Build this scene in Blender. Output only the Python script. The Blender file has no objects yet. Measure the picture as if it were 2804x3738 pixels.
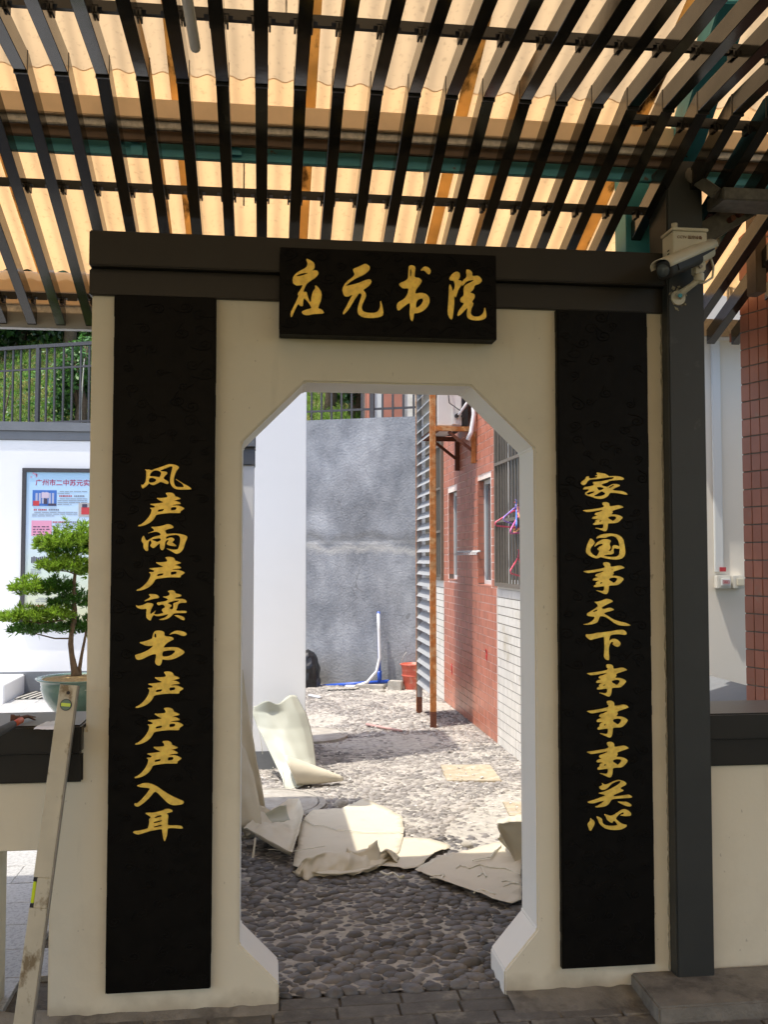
import bpy, bmesh, math, random
from mathutils import Vector, Matrix, noise
from mathutils.geometry import delaunay_2d_cdt
PI = math.pi
sc = bpy.context.scene
C = bpy.data.collections.new('place'); sc.collection.children.link(C)

# ------------------------------------------------------------------ camera
FPX, CXP, CYP, H = 3500.0, 1402.0, 1869.0, 1.5
PITCH = math.atan(166 / FPX); PSI = math.atan(432 / FPX * math.cos(PITCH))
s_, c_ = math.sin, math.cos
RGT = Vector((c_(PSI), -s_(PSI), 0))
FWD = Vector((s_(PSI) * c_(PITCH), c_(PSI) * c_(PITCH), s_(PITCH)))
UPV = RGT.cross(FWD)
cam_d = bpy.data.cameras.new('camera'); cam = bpy.data.objects.new('camera', cam_d); C.objects.link(cam)
cam.matrix_world = Matrix(((RGT.x, UPV.x, -FWD.x, 0), (RGT.y, UPV.y, -FWD.y, 0), (RGT.z, UPV.z, -FWD.z, H), (0, 0, 0, 1)))
cam_d.sensor_fit = 'HORIZONTAL'; cam_d.sensor_width = 36; cam_d.lens = 36 * FPX / 2804
cam_d.clip_start = 0.05; cam_d.clip_end = 600
sc.camera = cam

# ------------------------------------------------------------------ light
SUN_EL, SUN_H = math.radians(71), Vector((-0.92, -0.38, 0)).normalized()   # horizontal direction towards the sun
w = bpy.data.worlds.new('World'); sc.world = w; w.use_nodes = True
wn = w.node_tree; bg = wn.nodes['Background']
sky = wn.nodes.new('ShaderNodeTexSky'); sky.sky_type = 'NISHITA'; sky.sun_disc = False
sky.sun_elevation = SUN_EL; sky.sun_rotation = math.atan2(SUN_H.x, SUN_H.y)
sky.dust_density = 2.5; sky.air_density = 1.0
wn.links.new(sky.outputs[0], bg.inputs[0]); bg.inputs[1].default_value = 0.15
sl = bpy.data.lights.new('sun', 'SUN'); sl.energy = 2.1; sl.angle = math.radians(0.6); sl.color = (1.0, 0.93, 0.82)
so = bpy.data.objects.new('sun', sl); C.objects.link(so)
sdir = Vector((SUN_H.x * c_(SUN_EL), SUN_H.y * c_(SUN_EL), s_(SUN_EL)))
so.rotation_euler = sdir.to_track_quat('Z', 'Y').to_euler(); so.location = sdir * 30
sc.view_settings.view_transform = 'Standard'; sc.view_settings.look = 'None'
sc.view_settings.exposure = 1.25; sc.view_settings.gamma = 1
sc.view_settings.use_curve_mapping = False
sc.render.engine = 'CYCLES'
sc.cycles.use_denoising = True; sc.cycles.max_bounces = 10; sc.cycles.diffuse_bounces = 6
sc.cycles.caustics_reflective = False; sc.cycles.caustics_refractive = False
sc.cycles.sample_clamp_indirect = 6

# ------------------------------------------------------------------ helpers
def ray(x, y):
    return FWD + RGT * ((x - CXP) / FPX) - UPV * ((y - CYP) / FPX)
def atZ(x, y, z=0.0):
    d = ray(x, y); return Vector((0, 0, H)) + d * ((z - H) / d.z)
def atY(x, y, Y):
    d = ray(x, y); return Vector((0, 0, H)) + d * (Y / d.y)
def atX(x, y, X):
    d = ray(x, y); return Vector((0, 0, H)) + d * (X / d.x)
def V(*a): return Vector(a)

class MB:
    def __init__(s): s.v = []; s.f = []
    def add(s, vs, fs):
        o = len(s.v); s.v += [tuple(q) for q in vs]; s.f += [tuple(i + o for i in q) for q in fs]; return s
    def box(s, x0, x1, y0, y1, z0, z1):
        return s.add([(x0,y0,z0),(x1,y0,z0),(x1,y1,z0),(x0,y1,z0),(x0,y0,z1),(x1,y0,z1),(x1,y1,z1),(x0,y1,z1)],
            [(0,3,2,1),(4,5,6,7),(0,1,5,4),(1,2,6,5),(2,3,7,6),(3,0,4,7)])
    def obox(s, c, ax, ay, az):   # centre and three half axes
        c = Vector(c); P = []
        for sz in (-1, 1):
            for sx, sy in ((-1,-1),(1,-1),(1,1),(-1,1)): P.append(c + Vector(ax)*sx + Vector(ay)*sy + Vector(az)*sz)
        return s.add(P, [(0,3,2,1),(4,5,6,7),(0,1,5,4),(1,2,6,5),(2,3,7,6),(3,0,4,7)])
    def bar(s, a, b, w, h, up=(0,0,1)):
        a, b = Vector(a), Vector(b); d = (b - a); L = d.length; d.normalize()
        u = Vector(up); r = d.cross(u)
        if r.length < 1e-4: r = d.cross(Vector((1,0,0)))
        r.normalize(); u = r.cross(d)
        return s.obox((a + b) / 2, r * (w/2), d * (L/2), u * (h/2))
    def tube(s, pts, r, n=8, closed=False, flat=1.0):
        pts = [Vector(q) for q in pts]; rr = r if isinstance(r, (list, tuple)) else [r] * len(pts)
        o = len(s.v); m = len(pts); prev = None
        for i, q in enumerate(pts):
            if closed: t = pts[(i+1) % m] - pts[i-1]
            else: t = pts[min(i+1, m-1)] - pts[max(i-1, 0)]
            t.normalize()
            if prev is None:
                a = Vector((0,0,1)) if abs(t.z) < 0.9 else Vector((1,0,0)); prev = t.cross(a).normalized()
            a = (prev - t * prev.dot(t)).normalized(); prev = a; b = t.cross(a)
            for k in range(n):
                th = 2*PI*k/n; s.v.append(tuple(q + a * (rr[i]*c_(th)) + b * (rr[i]*flat*s_(th))))
        for i in range(m if closed else m-1):
            j = (i+1) % m
            for k in range(n): s.f.append((o+i*n+k, o+i*n+(k+1)%n, o+j*n+(k+1)%n, o+j*n+k))
        if not closed:
            s.f.append(tuple(o+k for k in range(n))[::-1]); s.f.append(tuple(o+(m-1)*n+k for k in range(n)))
        return s
    def cyl(s, a, b, r, n=16, r2=None): return s.tube([a, b], [r, r if r2 is None else r2], n)
    def lathe(s, prof, c=(0,0,0), n=32):
        o = len(s.v)
        for (r, z) in prof:
            for k in range(n): s.v.append((c[0]+r*c_(2*PI*k/n), c[1]+r*s_(2*PI*k/n), c[2]+z))
        for i in range(len(prof)-1):
            for k in range(n): s.f.append((o+i*n+k, o+i*n+(k+1)%n, o+(i+1)*n+(k+1)%n, o+(i+1)*n+k))
        return s
    def prism(s, poly, y0, y1):    # poly in (x,z), counter-clockwise seen from -y
        n = len(poly)
        return s.add([(x,y0,z) for x,z in poly] + [(x,y1,z) for x,z in poly],
            [tuple(range(n)), tuple(range(2*n-1, n-1, -1))] + [(i+n, (i+1)%n+n, (i+1)%n, i) for i in range(n)])
    def mesh(s, name, loc=(0,0,0), smooth=False, bevel=0, seg=2):
        me = bpy.data.meshes.new(name)
        me.from_pydata([(q[0]-loc[0], q[1]-loc[1], q[2]-loc[2]) for q in s.v], [], s.f)
        if bevel:
            bm = bmesh.new(); bm.from_mesh(me)
            bmesh.ops.bevel(bm, geom=bm.edges[:], offset=bevel, segments=seg, affect='EDGES', clamp_overlap=True)
            bm.to_mesh(me); bm.free()
        if smooth: me.shade_smooth()
        me.update(); return me
    def build(s, name, m, parent=None, smooth=False, bevel=0, loc=None, seg=2):
        if parent is not None: L = worldloc(parent)
        else: L = Vector(loc) if loc is not None else Vector((0,0,0))
        me = s.mesh(name, L, smooth, bevel, seg); me.materials.append(m)
        return link(name, me, parent, None if parent is not None else L)

WL = {}
def worldloc(o): return WL.get(o.name, Vector((0,0,0)))
def link(name, me, parent=None, loc=None):
    o = bpy.data.objects.new(name, me); C.objects.link(o)
    if parent is not None: o.parent = parent; WL[o.name] = worldloc(parent)
    else: o.location = loc if loc is not None else (0,0,0); WL[o.name] = Vector(o.location)
    return o
def thing(name, label, cat, loc=(0,0,0), group=None):
    o = bpy.data.objects.new(name, None); C.objects.link(o); o.location = loc; WL[o.name] = Vector(loc)
    o.empty_display_size = 0.1
    return tag(o, label, cat, group)
def tag(o, label, cat, group=None):
    o['label'] = label; o['category'] = cat
    if group: o['group'] = group
    return o
def struct(o): o['kind'] = 'structure'; return o
def stuff(o): o['kind'] = 'stuff'; return o

# ------------------------------------------------------------------ materials
def mat(name, col, rough=0.6, metal=0.0, var=0.0, vs=4.0, col2=None, c2s=6.0, c2a=(0.5, 0.7), bump=0.0, bs=60.0,
        island=0.0, coat=0.0, objrand=0.0, spec=None, trans=0.0, bdist=0.01, detail=6, c2stretch=None, rvar=0.0):
    m = bpy.data.materials.new(name); m.use_nodes = True; nt = m.node_tree; N, L = nt.nodes, nt.links
    b = N['Principled BSDF']; b.inputs['Roughness'].default_value = rough; b.inputs['Metallic'].default_value = metal
    if spec is not None: b.inputs['Specular IOR Level'].default_value = spec
    if coat: b.inputs['Coat Weight'].default_value = coat; b.inputs['Coat Roughness'].default_value = 0.1
    geo = N.new('ShaderNodeNewGeometry'); pos = geo.outputs['Position']
    def nz(scale, det=detail, stretch=None, rg=0.55):
        t = N.new('ShaderNodeTexNoise'); t.inputs['Scale'].default_value = scale; t.inputs['Detail'].default_value = det
        t.inputs['Roughness'].default_value = rg
        if stretch:
            mp = N.new('ShaderNodeMapping'); mp.inputs['Scale'].default_value = stretch
            L.new(pos, mp.inputs[0]); L.new(mp.outputs[0], t.inputs['Vector'])
        else: L.new(pos, t.inputs['Vector'])
        return t.outputs[0]
    rgb = N.new('ShaderNodeRGB'); rgb.outputs[0].default_value = (*col, 1); cur = rgb.outputs[0]
    if col2 is not None:
        r = N.new('ShaderNodeMapRange'); r.inputs[1].default_value = c2a[0]; r.inputs[2].default_value = c2a[1]
        L.new(nz(c2s, 8, c2stretch, 0.65), r.inputs[0])
        mx = N.new('ShaderNodeMix'); mx.data_type = 'RGBA'; L.new(r.outputs[0], mx.inputs[0]); L.new(cur, mx.inputs[6])
        mx.inputs[7].default_value = (*col2, 1); cur = mx.outputs[2]
    def mulv(fac_out, amt, cur):
        r = N.new('ShaderNodeMapRange'); r.inputs[3].default_value = 1 - amt; r.inputs[4].default_value = 1 + amt
        L.new(fac_out, r.inputs[0])
        mx = N.new('ShaderNodeVectorMath'); mx.operation = 'SCALE'; L.new(cur, mx.inputs[0]); L.new(r.outputs[0], mx.inputs['Scale'])
        return mx.outputs[0]
    if var:
        r0 = N.new('ShaderNodeMapRange'); r0.inputs[1].default_value = 0.3; r0.inputs[2].default_value = 0.7
        L.new(nz(vs), r0.inputs[0]); cur = mulv(r0.outputs[0], var, cur)
    if island: cur = mulv(geo.outputs['Random Per Island'], island, cur)
    if objrand:
        oi = N.new('ShaderNodeObjectInfo'); cur = mulv(oi.outputs['Random'], objrand, cur)
    L.new(cur, b.inputs['Base Color'])
    if rvar:
        r = N.new('ShaderNodeMapRange'); r.inputs[3].default_value = max(0.02, rough-rvar); r.inputs[4].default_value = rough+rvar
        L.new(nz(vs*2.3), r.inputs[0]); L.new(r.outputs[0], b.inputs['Roughness'])
    if bump:
        bp = N.new('ShaderNodeBump'); bp.inputs['Strength'].default_value = bump; bp.inputs['Distance'].default_value = bdist
        L.new(nz(bs, 5), bp.inputs['Height']); L.new(bp.outputs[0], b.inputs['Normal'])
    if trans:   # thin translucent (leaves, sheets)
        out = N['Material Output']; tr = N.new('ShaderNodeBsdfTranslucent'); ms = N.new('ShaderNodeMixShader')
        L.new(cur, tr.inputs[0]); ms.inputs[0].default_value = trans
        L.new(b.outputs[0], ms.inputs[1]); L.new(tr.outputs[0], ms.inputs[2]); L.new(ms.outputs[0], out.inputs[0])
    return m

M = {}
M['plaster'] = mat('white_plaster', (0.70, 0.65, 0.505), 0.85, var=0.05, vs=1.1, col2=(0.60, 0.555, 0.43), c2s=2.2, c2a=(0.50, 0.75), bump=0.35, bs=7, bdist=0.008)
M['reveal'] = mat('reveal_passage_light', (0.82, 0.79, 0.72), 0.8, var=0.03, vs=2, bump=0.3, bs=9, bdist=0.006)  # same plaster as the front, whitened to carry the passage daylight
M['plaster_yard'] = mat('yard_wall_plaster', (0.85, 0.85, 0.845), 0.85, var=0.02, vs=1.2, bump=0.2, bs=14, bdist=0.004)
M['cap'] = mat('dark_grey_cap_paint', (0.017, 0.015, 0.011), 0.40, spec=0.38, var=0.10, vs=5, bump=0.2, bs=20, bdist=0.004)
M['capyard'] = mat('grey_coping_paint', (0.17, 0.18, 0.19), 0.7, var=0.08, vs=4, bump=0.2, bs=30)
M['lacquer'] = mat('black_lacquer', (0.0035, 0.003, 0.0022), 0.5, spec=0.11, var=0.4, vs=20, bump=0.5, bs=30, bdist=0.004, rvar=0.1)
M['gold'] = mat('gold_leaf', (0.95, 0.66, 0.13), 0.38, metal=0.40, var=0.22, vs=45, bump=0.25, bs=160, bdist=0.002)
M['postpaint'] = mat('charcoal_steel_paint', (0.026, 0.028, 0.025), 0.5, var=0.08, vs=8, bump=0.15, bs=40, bdist=0.003, col2=(0.06,0.06,0.055), c2s=5, c2a=(0.62,0.7))
M['filler'] = mat('flaking_filler', (0.34, 0.30, 0.21), 0.9, var=0.2, vs=60, bump=0.6, bs=90)
M['concrete'] = mat('stained_concrete', (0.20, 0.185, 0.155), 0.85, var=0.25, vs=9, col2=(0.11,0.10,0.085), c2s=5, c2a=(0.5,0.62), bump=0.6, bs=60)
M['paver'] = mat('dark_clay_paver', (0.115, 0.108, 0.095), 0.8, var=0.25, vs=14, col2=(0.24,0.22,0.175), c2s=7, c2a=(0.55,0.7), bump=0.6, bs=80, objrand=0.15)
M['joint'] = mat('paver_joint_dirt', (0.10, 0.088, 0.07), 0.95, var=0.3, vs=40, bump=0.6, bs=120)
M['granite'] = mat('pale_granite_slab', (0.40, 0.40, 0.39), 0.6, var=0.12, vs=90, col2=(0.30,0.30,0.29), c2s=60, c2a=(0.5,0.56), bump=0.2, bs=90, objrand=0.05)
M['slab'] = mat('grey_stone_slab', (0.17, 0.165, 0.15), 0.8, var=0.2, vs=12, col2=(0.25,0.23,0.19), c2s=4, c2a=(0.5,0.65), bump=0.5, bs=50, objrand=0.1)
M['mortar'] = mat('pebble_mortar', (0.43, 0.405, 0.355), 0.95, var=0.25, vs=25, col2=(0.44,0.415,0.375), c2s=4, c2a=(0.5,0.62), bump=0.8, bs=120)
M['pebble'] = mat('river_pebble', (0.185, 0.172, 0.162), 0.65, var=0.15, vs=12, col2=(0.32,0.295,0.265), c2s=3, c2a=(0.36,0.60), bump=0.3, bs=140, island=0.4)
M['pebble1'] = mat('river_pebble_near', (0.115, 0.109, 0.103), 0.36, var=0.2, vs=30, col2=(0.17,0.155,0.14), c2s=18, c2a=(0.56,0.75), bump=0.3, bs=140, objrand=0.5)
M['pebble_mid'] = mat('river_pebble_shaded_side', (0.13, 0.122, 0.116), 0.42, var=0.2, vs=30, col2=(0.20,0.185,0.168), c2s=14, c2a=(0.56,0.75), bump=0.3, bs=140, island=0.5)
M['dust'] = mat('plaster_chips', (0.58, 0.555, 0.51), 0.9, var=0.1, vs=40, island=0.15)
M['manhole'] = mat('concrete_cover', (0.36, 0.335, 0.29), 0.9, var=0.15, vs=18, col2=(0.42,0.40,0.36), c2s=8, c2a=(0.5,0.65), bump=0.5, bs=70)
M['yellowplate'] = mat('ochre_concrete_plate', (0.40, 0.335, 0.235), 0.85, var=0.15, vs=20, col2=(0.46,0.43,0.37), c2s=12, c2a=(0.52,0.68), bump=0.4, bs=60)
M['redtile'] = mat('red_glazed_tile', (0.54, 0.205, 0.13), 0.32, var=0.08, vs=2.5, island=0.16, objrand=0.12, col2=(0.56,0.36,0.29), c2s=11, c2a=(0.66,0.8), bump=0.06, bs=30)
M['redtile_dull'] = mat('weathered_red_tile', (0.42, 0.17, 0.115), 0.4, var=0.12, vs=5, island=0.14, objrand=0.10, col2=(0.36,0.24,0.18), c2s=14, c2a=(0.6,0.8), bump=0.08, bs=40)
M['creamtile'] = mat('cream_glazed_tile', (0.80, 0.78, 0.72), 0.35, var=0.04, vs=4, island=0.07, objrand=0.06, col2=(0.46,0.40,0.26), c2s=3, c2a=(0.55,0.8), bump=0.06, bs=30)
M['grout'] = mat('pale_grout', (0.85, 0.70, 0.62), 0.9, var=0.15, vs=20)
M['grout_grey'] = mat('grey_grout', (0.24, 0.22, 0.19), 0.9, var=0.15, vs=20)
M['retain'] = mat('cracked_concrete_wall', (0.185, 0.20, 0.225), 0.9, var=0.28, vs=1.8, col2=(0.35,0.365,0.39), c2s=2.8, c2a=(0.38,0.68), bump=0.4, bs=40, c2stretch=(1,1,0.6), bdist=0.02)
M['grille'] = mat('bronze_grille_metal', (0.20, 0.175, 0.14), 0.45, metal=0.3, var=0.1, vs=20)
M['upvc'] = mat('white_window_frame', (0.66, 0.68, 0.68), 0.4)
M['louvregrey'] = mat('grey_louvre_paint', (0.33, 0.34, 0.345), 0.5, var=0.05, vs=10)
M['rust'] = mat('rusty_steel', (0.42, 0.155, 0.035), 0.8, var=0.25, vs=16, col2=(0.52,0.30,0.13), c2s=14, c2a=(0.48,0.62), bump=0.5, bs=120)
M['rustdark'] = mat('dark_rust', (0.13, 0.045, 0.022), 0.85, var=0.3, vs=40, bump=0.5, bs=120)
M['acwhite'] = mat('yellowed_white_enamel', (0.68, 0.67, 0.63), 0.4, var=0.03, vs=4, col2=(0.45,0.33,0.2), c2s=9, c2a=(0.68,0.8))
M['black'] = mat('matt_black', (0.015, 0.015, 0.015), 0.6)
M['darkplastic'] = mat('black_bag_plastic', (0.012, 0.012, 0.014), 0.3, var=0.2, vs=30)
M['vinyl'] = mat('ivory_vinyl', (0.64, 0.585, 0.455), 0.5, var=0.03, vs=5, bump=0.5, bs=11, bdist=0.008, col2=(0.50,0.45,0.34), c2s=6, c2a=(0.58,0.80), rvar=0.12)
M['vinylback'] = mat('pale_green_vinyl', (0.46, 0.47, 0.39), 0.5, var=0.04, vs=5, bump=0.12, bs=40, bdist=0.004)
M['bluepipe'] = mat('blue_pvc', (0.02, 0.09, 0.50), 0.35, var=0.1, vs=20)
M['whitepipe'] = mat('white_pvc', (0.75, 0.76, 0.78), 0.35)
M['bucket'] = mat('faded_red_plastic', (0.50, 0.10, 0.06), 0.55, var=0.12, vs=12, col2=(0.55,0.36,0.28), c2s=9, c2a=(0.5,0.66))
M['pinkstick'] = mat('pink_stick', (0.50, 0.30, 0.27), 0.7)
M['aluminium'] = mat('dull_aluminium', (0.52, 0.48, 0.37), 0.55, metal=0.35, var=0.08, vs=12, col2=(0.22,0.17,0.10), c2s=16, c2a=(0.52,0.62), bump=0.2, bs=80, bdist=0.002, c2stretch=(1,1,0.6))
M['alu_edge'] = mat('aluminium_side', (0.30, 0.275, 0.23), 0.5, metal=0.4, var=0.15, vs=20)
M['vial'] = mat('yellow_green_vial', (0.60, 0.75, 0.03), 0.15, spec=0.6)
M['vialglass'] = mat('green_vial_housing', (0.10, 0.15, 0.08), 0.1)
M['galvdark'] = mat('dull_dark_zinc', (0.13, 0.122, 0.105), 0.5, metal=0.3, var=0.3, vs=40)
M['hammerhead'] = mat('rusty_hammer_steel', (0.13, 0.065, 0.04), 0.6, metal=0.4, var=0.3, vs=60, bump=0.3, bs=150)
M['orange'] = mat('orange_plastic', (0.62, 0.105, 0.035), 0.45)
M['greyrubber'] = mat('grey_rubber', (0.07, 0.07, 0.068), 0.7)
M['celadon'] = mat('celadon_glaze', (0.13, 0.21, 0.15), 0.12, var=0.18, vs=12, coat=0.5, col2=(0.22,0.30,0.22), c2s=9, c2a=(0.5,0.7))
M['soil'] = mat('moss_soil', (0.36, 0.25, 0.11), 0.95, var=0.35, vs=60, bump=1.0, bs=110)
M['bark'] = mat('grey_brown_bark', (0.17, 0.115, 0.07), 0.9, var=0.3, vs=40, bump=0.8, bs=90)
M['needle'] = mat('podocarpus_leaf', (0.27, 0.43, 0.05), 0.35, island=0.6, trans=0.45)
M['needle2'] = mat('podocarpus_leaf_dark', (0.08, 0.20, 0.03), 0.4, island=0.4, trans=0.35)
M['grass'] = mat('hill_grass', (0.20, 0.33, 0.06), 0.6, island=0.5, trans=0.4, col2=(0.40,0.31,0.13), c2s=1.8, c2a=(0.50,0.66))
M['earth'] = mat('hill_earth', (0.13, 0.12, 0.05), 0.95, var=0.3, vs=3, bump=0.6, bs=8)
M['leafdark'] = mat('broad_leaf_dark', (0.028, 0.075, 0.018), 0.4, island=0.5, trans=0.25)
M['leafmid'] = mat('broad_leaf_mid', (0.07, 0.18, 0.035), 0.45, island=0.5, trans=0.3)
M['railpaint'] = mat('dark_rail_paint', (0.055, 0.052, 0.055), 0.5, var=0.2, vs=30)
M['batten'] = mat('charcoal_batten_coat', (0.018, 0.017, 0.015), 0.13, var=0.1, vs=6, bump=0.06, bs=25, bdist=0.003, rvar=0.06)
M['carrier'] = mat('black_carrier', (0.018, 0.018, 0.017), 0.4)
M['teal'] = mat('teal_steel_paint', (0.06, 0.33, 0.42), 0.55, var=0.15, vs=8, col2=(0.10,0.06,0.035), c2s=18, c2a=(0.64,0.7))
M['galv'] = mat('galvanised_steel', (0.46, 0.44, 0.39), 0.5, metal=0.15, var=0.3, vs=50, bump=0.1, bs=60)
M['purlin'] = mat('tan_purlin', (0.74, 0.55, 0.35), 0.7, var=0.1, vs=8)
M['purlinbrown'] = mat('brown_purlin', (0.14, 0.095, 0.062), 0.7, var=0.2, vs=15)
M['fasciagrey'] = mat('grey_fascia', (0.34, 0.335, 0.32), 0.45, var=0.06, vs=8)
M['switch'] = mat('switch_plastic', (0.62, 0.61, 0.56), 0.3)
M['redprint'] = mat('red_print', (0.45, 0.04, 0.05), 0.6)
M['innerwall'] = mat('cream_side_wall', (0.78, 0.74, 0.66), 0.85, var=0.05, vs=1.5, bump=0.15, bs=20, bdist=0.004)
M['cctv'] = mat('camera_cream_plastic', (0.62, 0.585, 0.47), 0.4, var=0.04, vs=20)
M['print_grey'] = mat('grey_print', (0.22, 0.24, 0.30), 0.7)
M['rubberstrip'] = mat('string_strip', (0.70, 0.67, 0.56), 0.6)
for nm, cc in dict(hang_pink=(0.75,0.10,0.16), hang_blue=(0.08,0.22,0.62), hang_purple=(0.36,0.26,0.66), hang_orange=(0.75,0.33,0.12), hang_magenta=(0.75,0.16,0.42)).items():
    M[nm] = mat(nm, cc, 0.4)
def glassmat():
    m = bpy.data.materials.new('window_glass'); m.use_nodes = True; b = m.node_tree.nodes['Principled BSDF']
    b.inputs['Base Color'].default_value = (0.10, 0.12, 0.13, 1); b.inputs['Roughness'].default_value = 0.06; return m
M['glass'] = glassmat()
# translucent corrugated roof sheet; the upper course is duller
def sheetmat(name, col, tr):
    m = mat(name, col, 0.6, var=0.10, vs=2.2, col2=(col[0]*0.55, col[1]*0.42, col[2]*0.30), c2s=1.7, c2a=(0.66, 0.80), bump=0.1, bs=60, trans=tr, detail=8, c2stretch=(3.2, 0.5, 0.5))
    nt = m.node_tree; N, L = nt.nodes, nt.links
    trb = [n for n in N if n.type == 'BSDF_TRANSLUCENT'][0]; src = trb.inputs[0].links[0].from_socket
    # fine fibre specks
    geo = [n for n in N if n.type == 'NEW_GEOMETRY'][0]
    t = N.new('ShaderNodeTexNoise'); t.inputs['Scale'].default_value = 55; t.inputs['Detail'].default_value = 3; L.new(geo.outputs['Position'], t.inputs['Vector'])
    r = N.new('ShaderNodeMapRange'); r.inputs[1].default_value = 0.58; r.inputs[2].default_value = 0.72; r.inputs[3].default_value = 1; r.inputs[4].default_value = 0.78
    L.new(t.outputs[0], r.inputs[0]); sm = N.new('ShaderNodeVectorMath'); sm.operation = 'SCALE'; L.new(src, sm.inputs[0]); L.new(r.outputs[0], sm.inputs['Scale'])
    L.new(sm.outputs[0], trb.inputs[0]); return m
M['frp'] = sheetmat('amber_roof_sheet', (0.56, 0.345, 0.155), 0.85)
M['frp_dull'] = sheetmat('dull_roof_sheet', (0.47, 0.325, 0.175), 0.78)
# extra nodes: crack network on the retaining wall
def add_cracks(m, sc_, col, width=0.03):
    nt = m.node_tree; N, L = nt.nodes, nt.links; b = N['Principled BSDF']; src = b.inputs['Base Color'].links[0].from_socket
    geo = [n for n in N if n.type == 'NEW_GEOMETRY'][0]
    nz = N.new('ShaderNodeTexNoise'); nz.inputs['Scale'].default_value = sc_*0.7; L.new(geo.outputs['Position'], nz.inputs['Vector'])
    ad = N.new('ShaderNodeVectorMath'); ad.operation = 'MULTIPLY_ADD'; L.new(nz.outputs['Color'], ad.inputs[0]); ad.inputs[1].default_value = (0.25,)*3; L.new(geo.outputs['Position'], ad.inputs[2])
    vo = N.new('ShaderNodeTexVoronoi'); vo.feature = 'DISTANCE_TO_EDGE'; vo.inputs['Scale'].default_value = sc_; L.new(ad.outputs[0], vo.inputs['Vector'])
    r = N.new('ShaderNodeMapRange'); r.inputs[1].default_value = 0; r.inputs[2].default_value = width; r.inputs[3].default_value = 1; r.inputs[4].default_value = 0; L.new(vo.outputs['Distance'], r.inputs[0])
    n2 = N.new('ShaderNodeTexNoise'); n2.inputs['Scale'].default_value = 1.3; n2.inputs['Detail'].default_value = 4; L.new(geo.outputs['Position'], n2.inputs['Vector'])
    r2 = N.new('ShaderNodeMapRange'); r2.inputs[1].default_value = 0.45; r2.inputs[2].default_value = 0.6; r2.inputs[4].default_value = 0.75; L.new(n2.outputs[0], r2.inputs[0])
    mu = N.new('ShaderNodeMath'); mu.operation = 'MULTIPLY'; L.new(r.outputs[0], mu.inputs[0]); L.new(r2.outputs[0], mu.inputs[1])
    mx = N.new('ShaderNodeMix'); mx.data_type = 'RGBA'; L.new(mu.outputs[0], mx.inputs[0]); L.new(src, mx.inputs[6]); mx.inputs[7].default_value = (*col, 1)
    L.new(mx.outputs[2], b.inputs['Base Color'])
add_cracks(M['retain'], 20, (0.40, 0.41, 0.43), 0.035); add_cracks(M['retain'], 4, (0.12, 0.125, 0.13), 0.012); add_cracks(M['retain'], 27, (0.17, 0.175, 0.185), 0.035)

def wall_wear(m):
    """grime rising unevenly from the ground, small scuffs and specks"""
    nt = m.node_tree; N, L = nt.nodes, nt.links; b = N['Principled BSDF']; src = b.inputs['Base Color'].links[0].from_socket
    geo = [n for n in N if n.type == 'NEW_GEOMETRY'][0]; sp_ = N.new('ShaderNodeSeparateXYZ'); L.new(geo.outputs['Position'], sp_.inputs[0])
    def noise_(scale, detail, st=None):
        t = N.new('ShaderNodeTexNoise'); t.inputs['Scale'].default_value = scale; t.inputs['Detail'].default_value = detail
        if st: mp = N.new('ShaderNodeMapping'); mp.inputs['Scale'].default_value = st; L.new(geo.outputs['Position'], mp.inputs[0]); L.new(mp.outputs[0], t.inputs['Vector'])
        else: L.new(geo.outputs['Position'], t.inputs['Vector'])
        return t.outputs[0]
    def mr(o, a, b_, c, d): r = N.new('ShaderNodeMapRange'); L.new(o, r.inputs[0]); [setattr(r.inputs[i+1], 'default_value', q) for i, q in enumerate((a, b_, c, d))]; return r.outputs[0]
    def mth(op, a, b_): t = N.new('ShaderNodeMath'); t.operation = op; L.new(a, t.inputs[0]); (L.new(b_, t.inputs[1]) if not isinstance(b_, float) else setattr(t.inputs[1], 'default_value', b_)); return t.outputs[0]
    def mixc(f, cur, col): x = N.new('ShaderNodeMix'); x.data_type = 'RGBA'; L.new(f, x.inputs[0]); L.new(cur, x.inputs[6]); x.inputs[7].default_value = (*col, 1); return x.outputs[2]
    zz = mth('SUBTRACT', sp_.outputs[2], mr(noise_(9, 6), 0.3, 0.7, 0.0, 0.07))
    cur = mixc(mr(zz, -0.05, 0.03, 0.7, 0.0), src, (0.30, 0.25, 0.17))
    cur = mixc(mr(noise_(55, 2, (1, 1, 0.6)), 0.735, 0.76, 0.0, 0.5), cur, (0.30, 0.26, 0.19))
    cur = mixc(mr(noise_(7, 9, (2.5, 1, 0.35)), 0.60, 0.80, 0.0, 0.45), cur, (0.52, 0.48, 0.37))
    L.new(cur, b.inputs['Base Color'])
wall_wear(M['plaster'])
def top_daylight(m, col, amt=0.85):
    """daylight on faces that look up, painted in as a paler colour"""
    nt = m.node_tree; N, L = nt.nodes, nt.links; b = N['Principled BSDF']; src = b.inputs['Base Color'].links[0].from_socket
    geo = [n for n in N if n.type == 'NEW_GEOMETRY'][0]; sp_ = N.new('ShaderNodeSeparateXYZ'); L.new(geo.outputs['True Normal'], sp_.inputs[0])
    r = N.new('ShaderNodeMapRange'); r.inputs[1].default_value = 0.85; r.inputs[2].default_value = 0.97; r.inputs[4].default_value = amt; L.new(sp_.outputs[2], r.inputs[0])
    x = N.new('ShaderNodeMix'); x.data_type = 'RGBA'; L.new(r.outputs[0], x.inputs[0]); L.new(src, x.inputs[6]); x.inputs[7].default_value = (*col, 1); L.new(x.outputs[2], b.inputs['Base Color'])
top_daylight(M['cap'], (0.27, 0.26, 0.245))  # coping tops coloured paler, as if daylight glances off them

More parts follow.
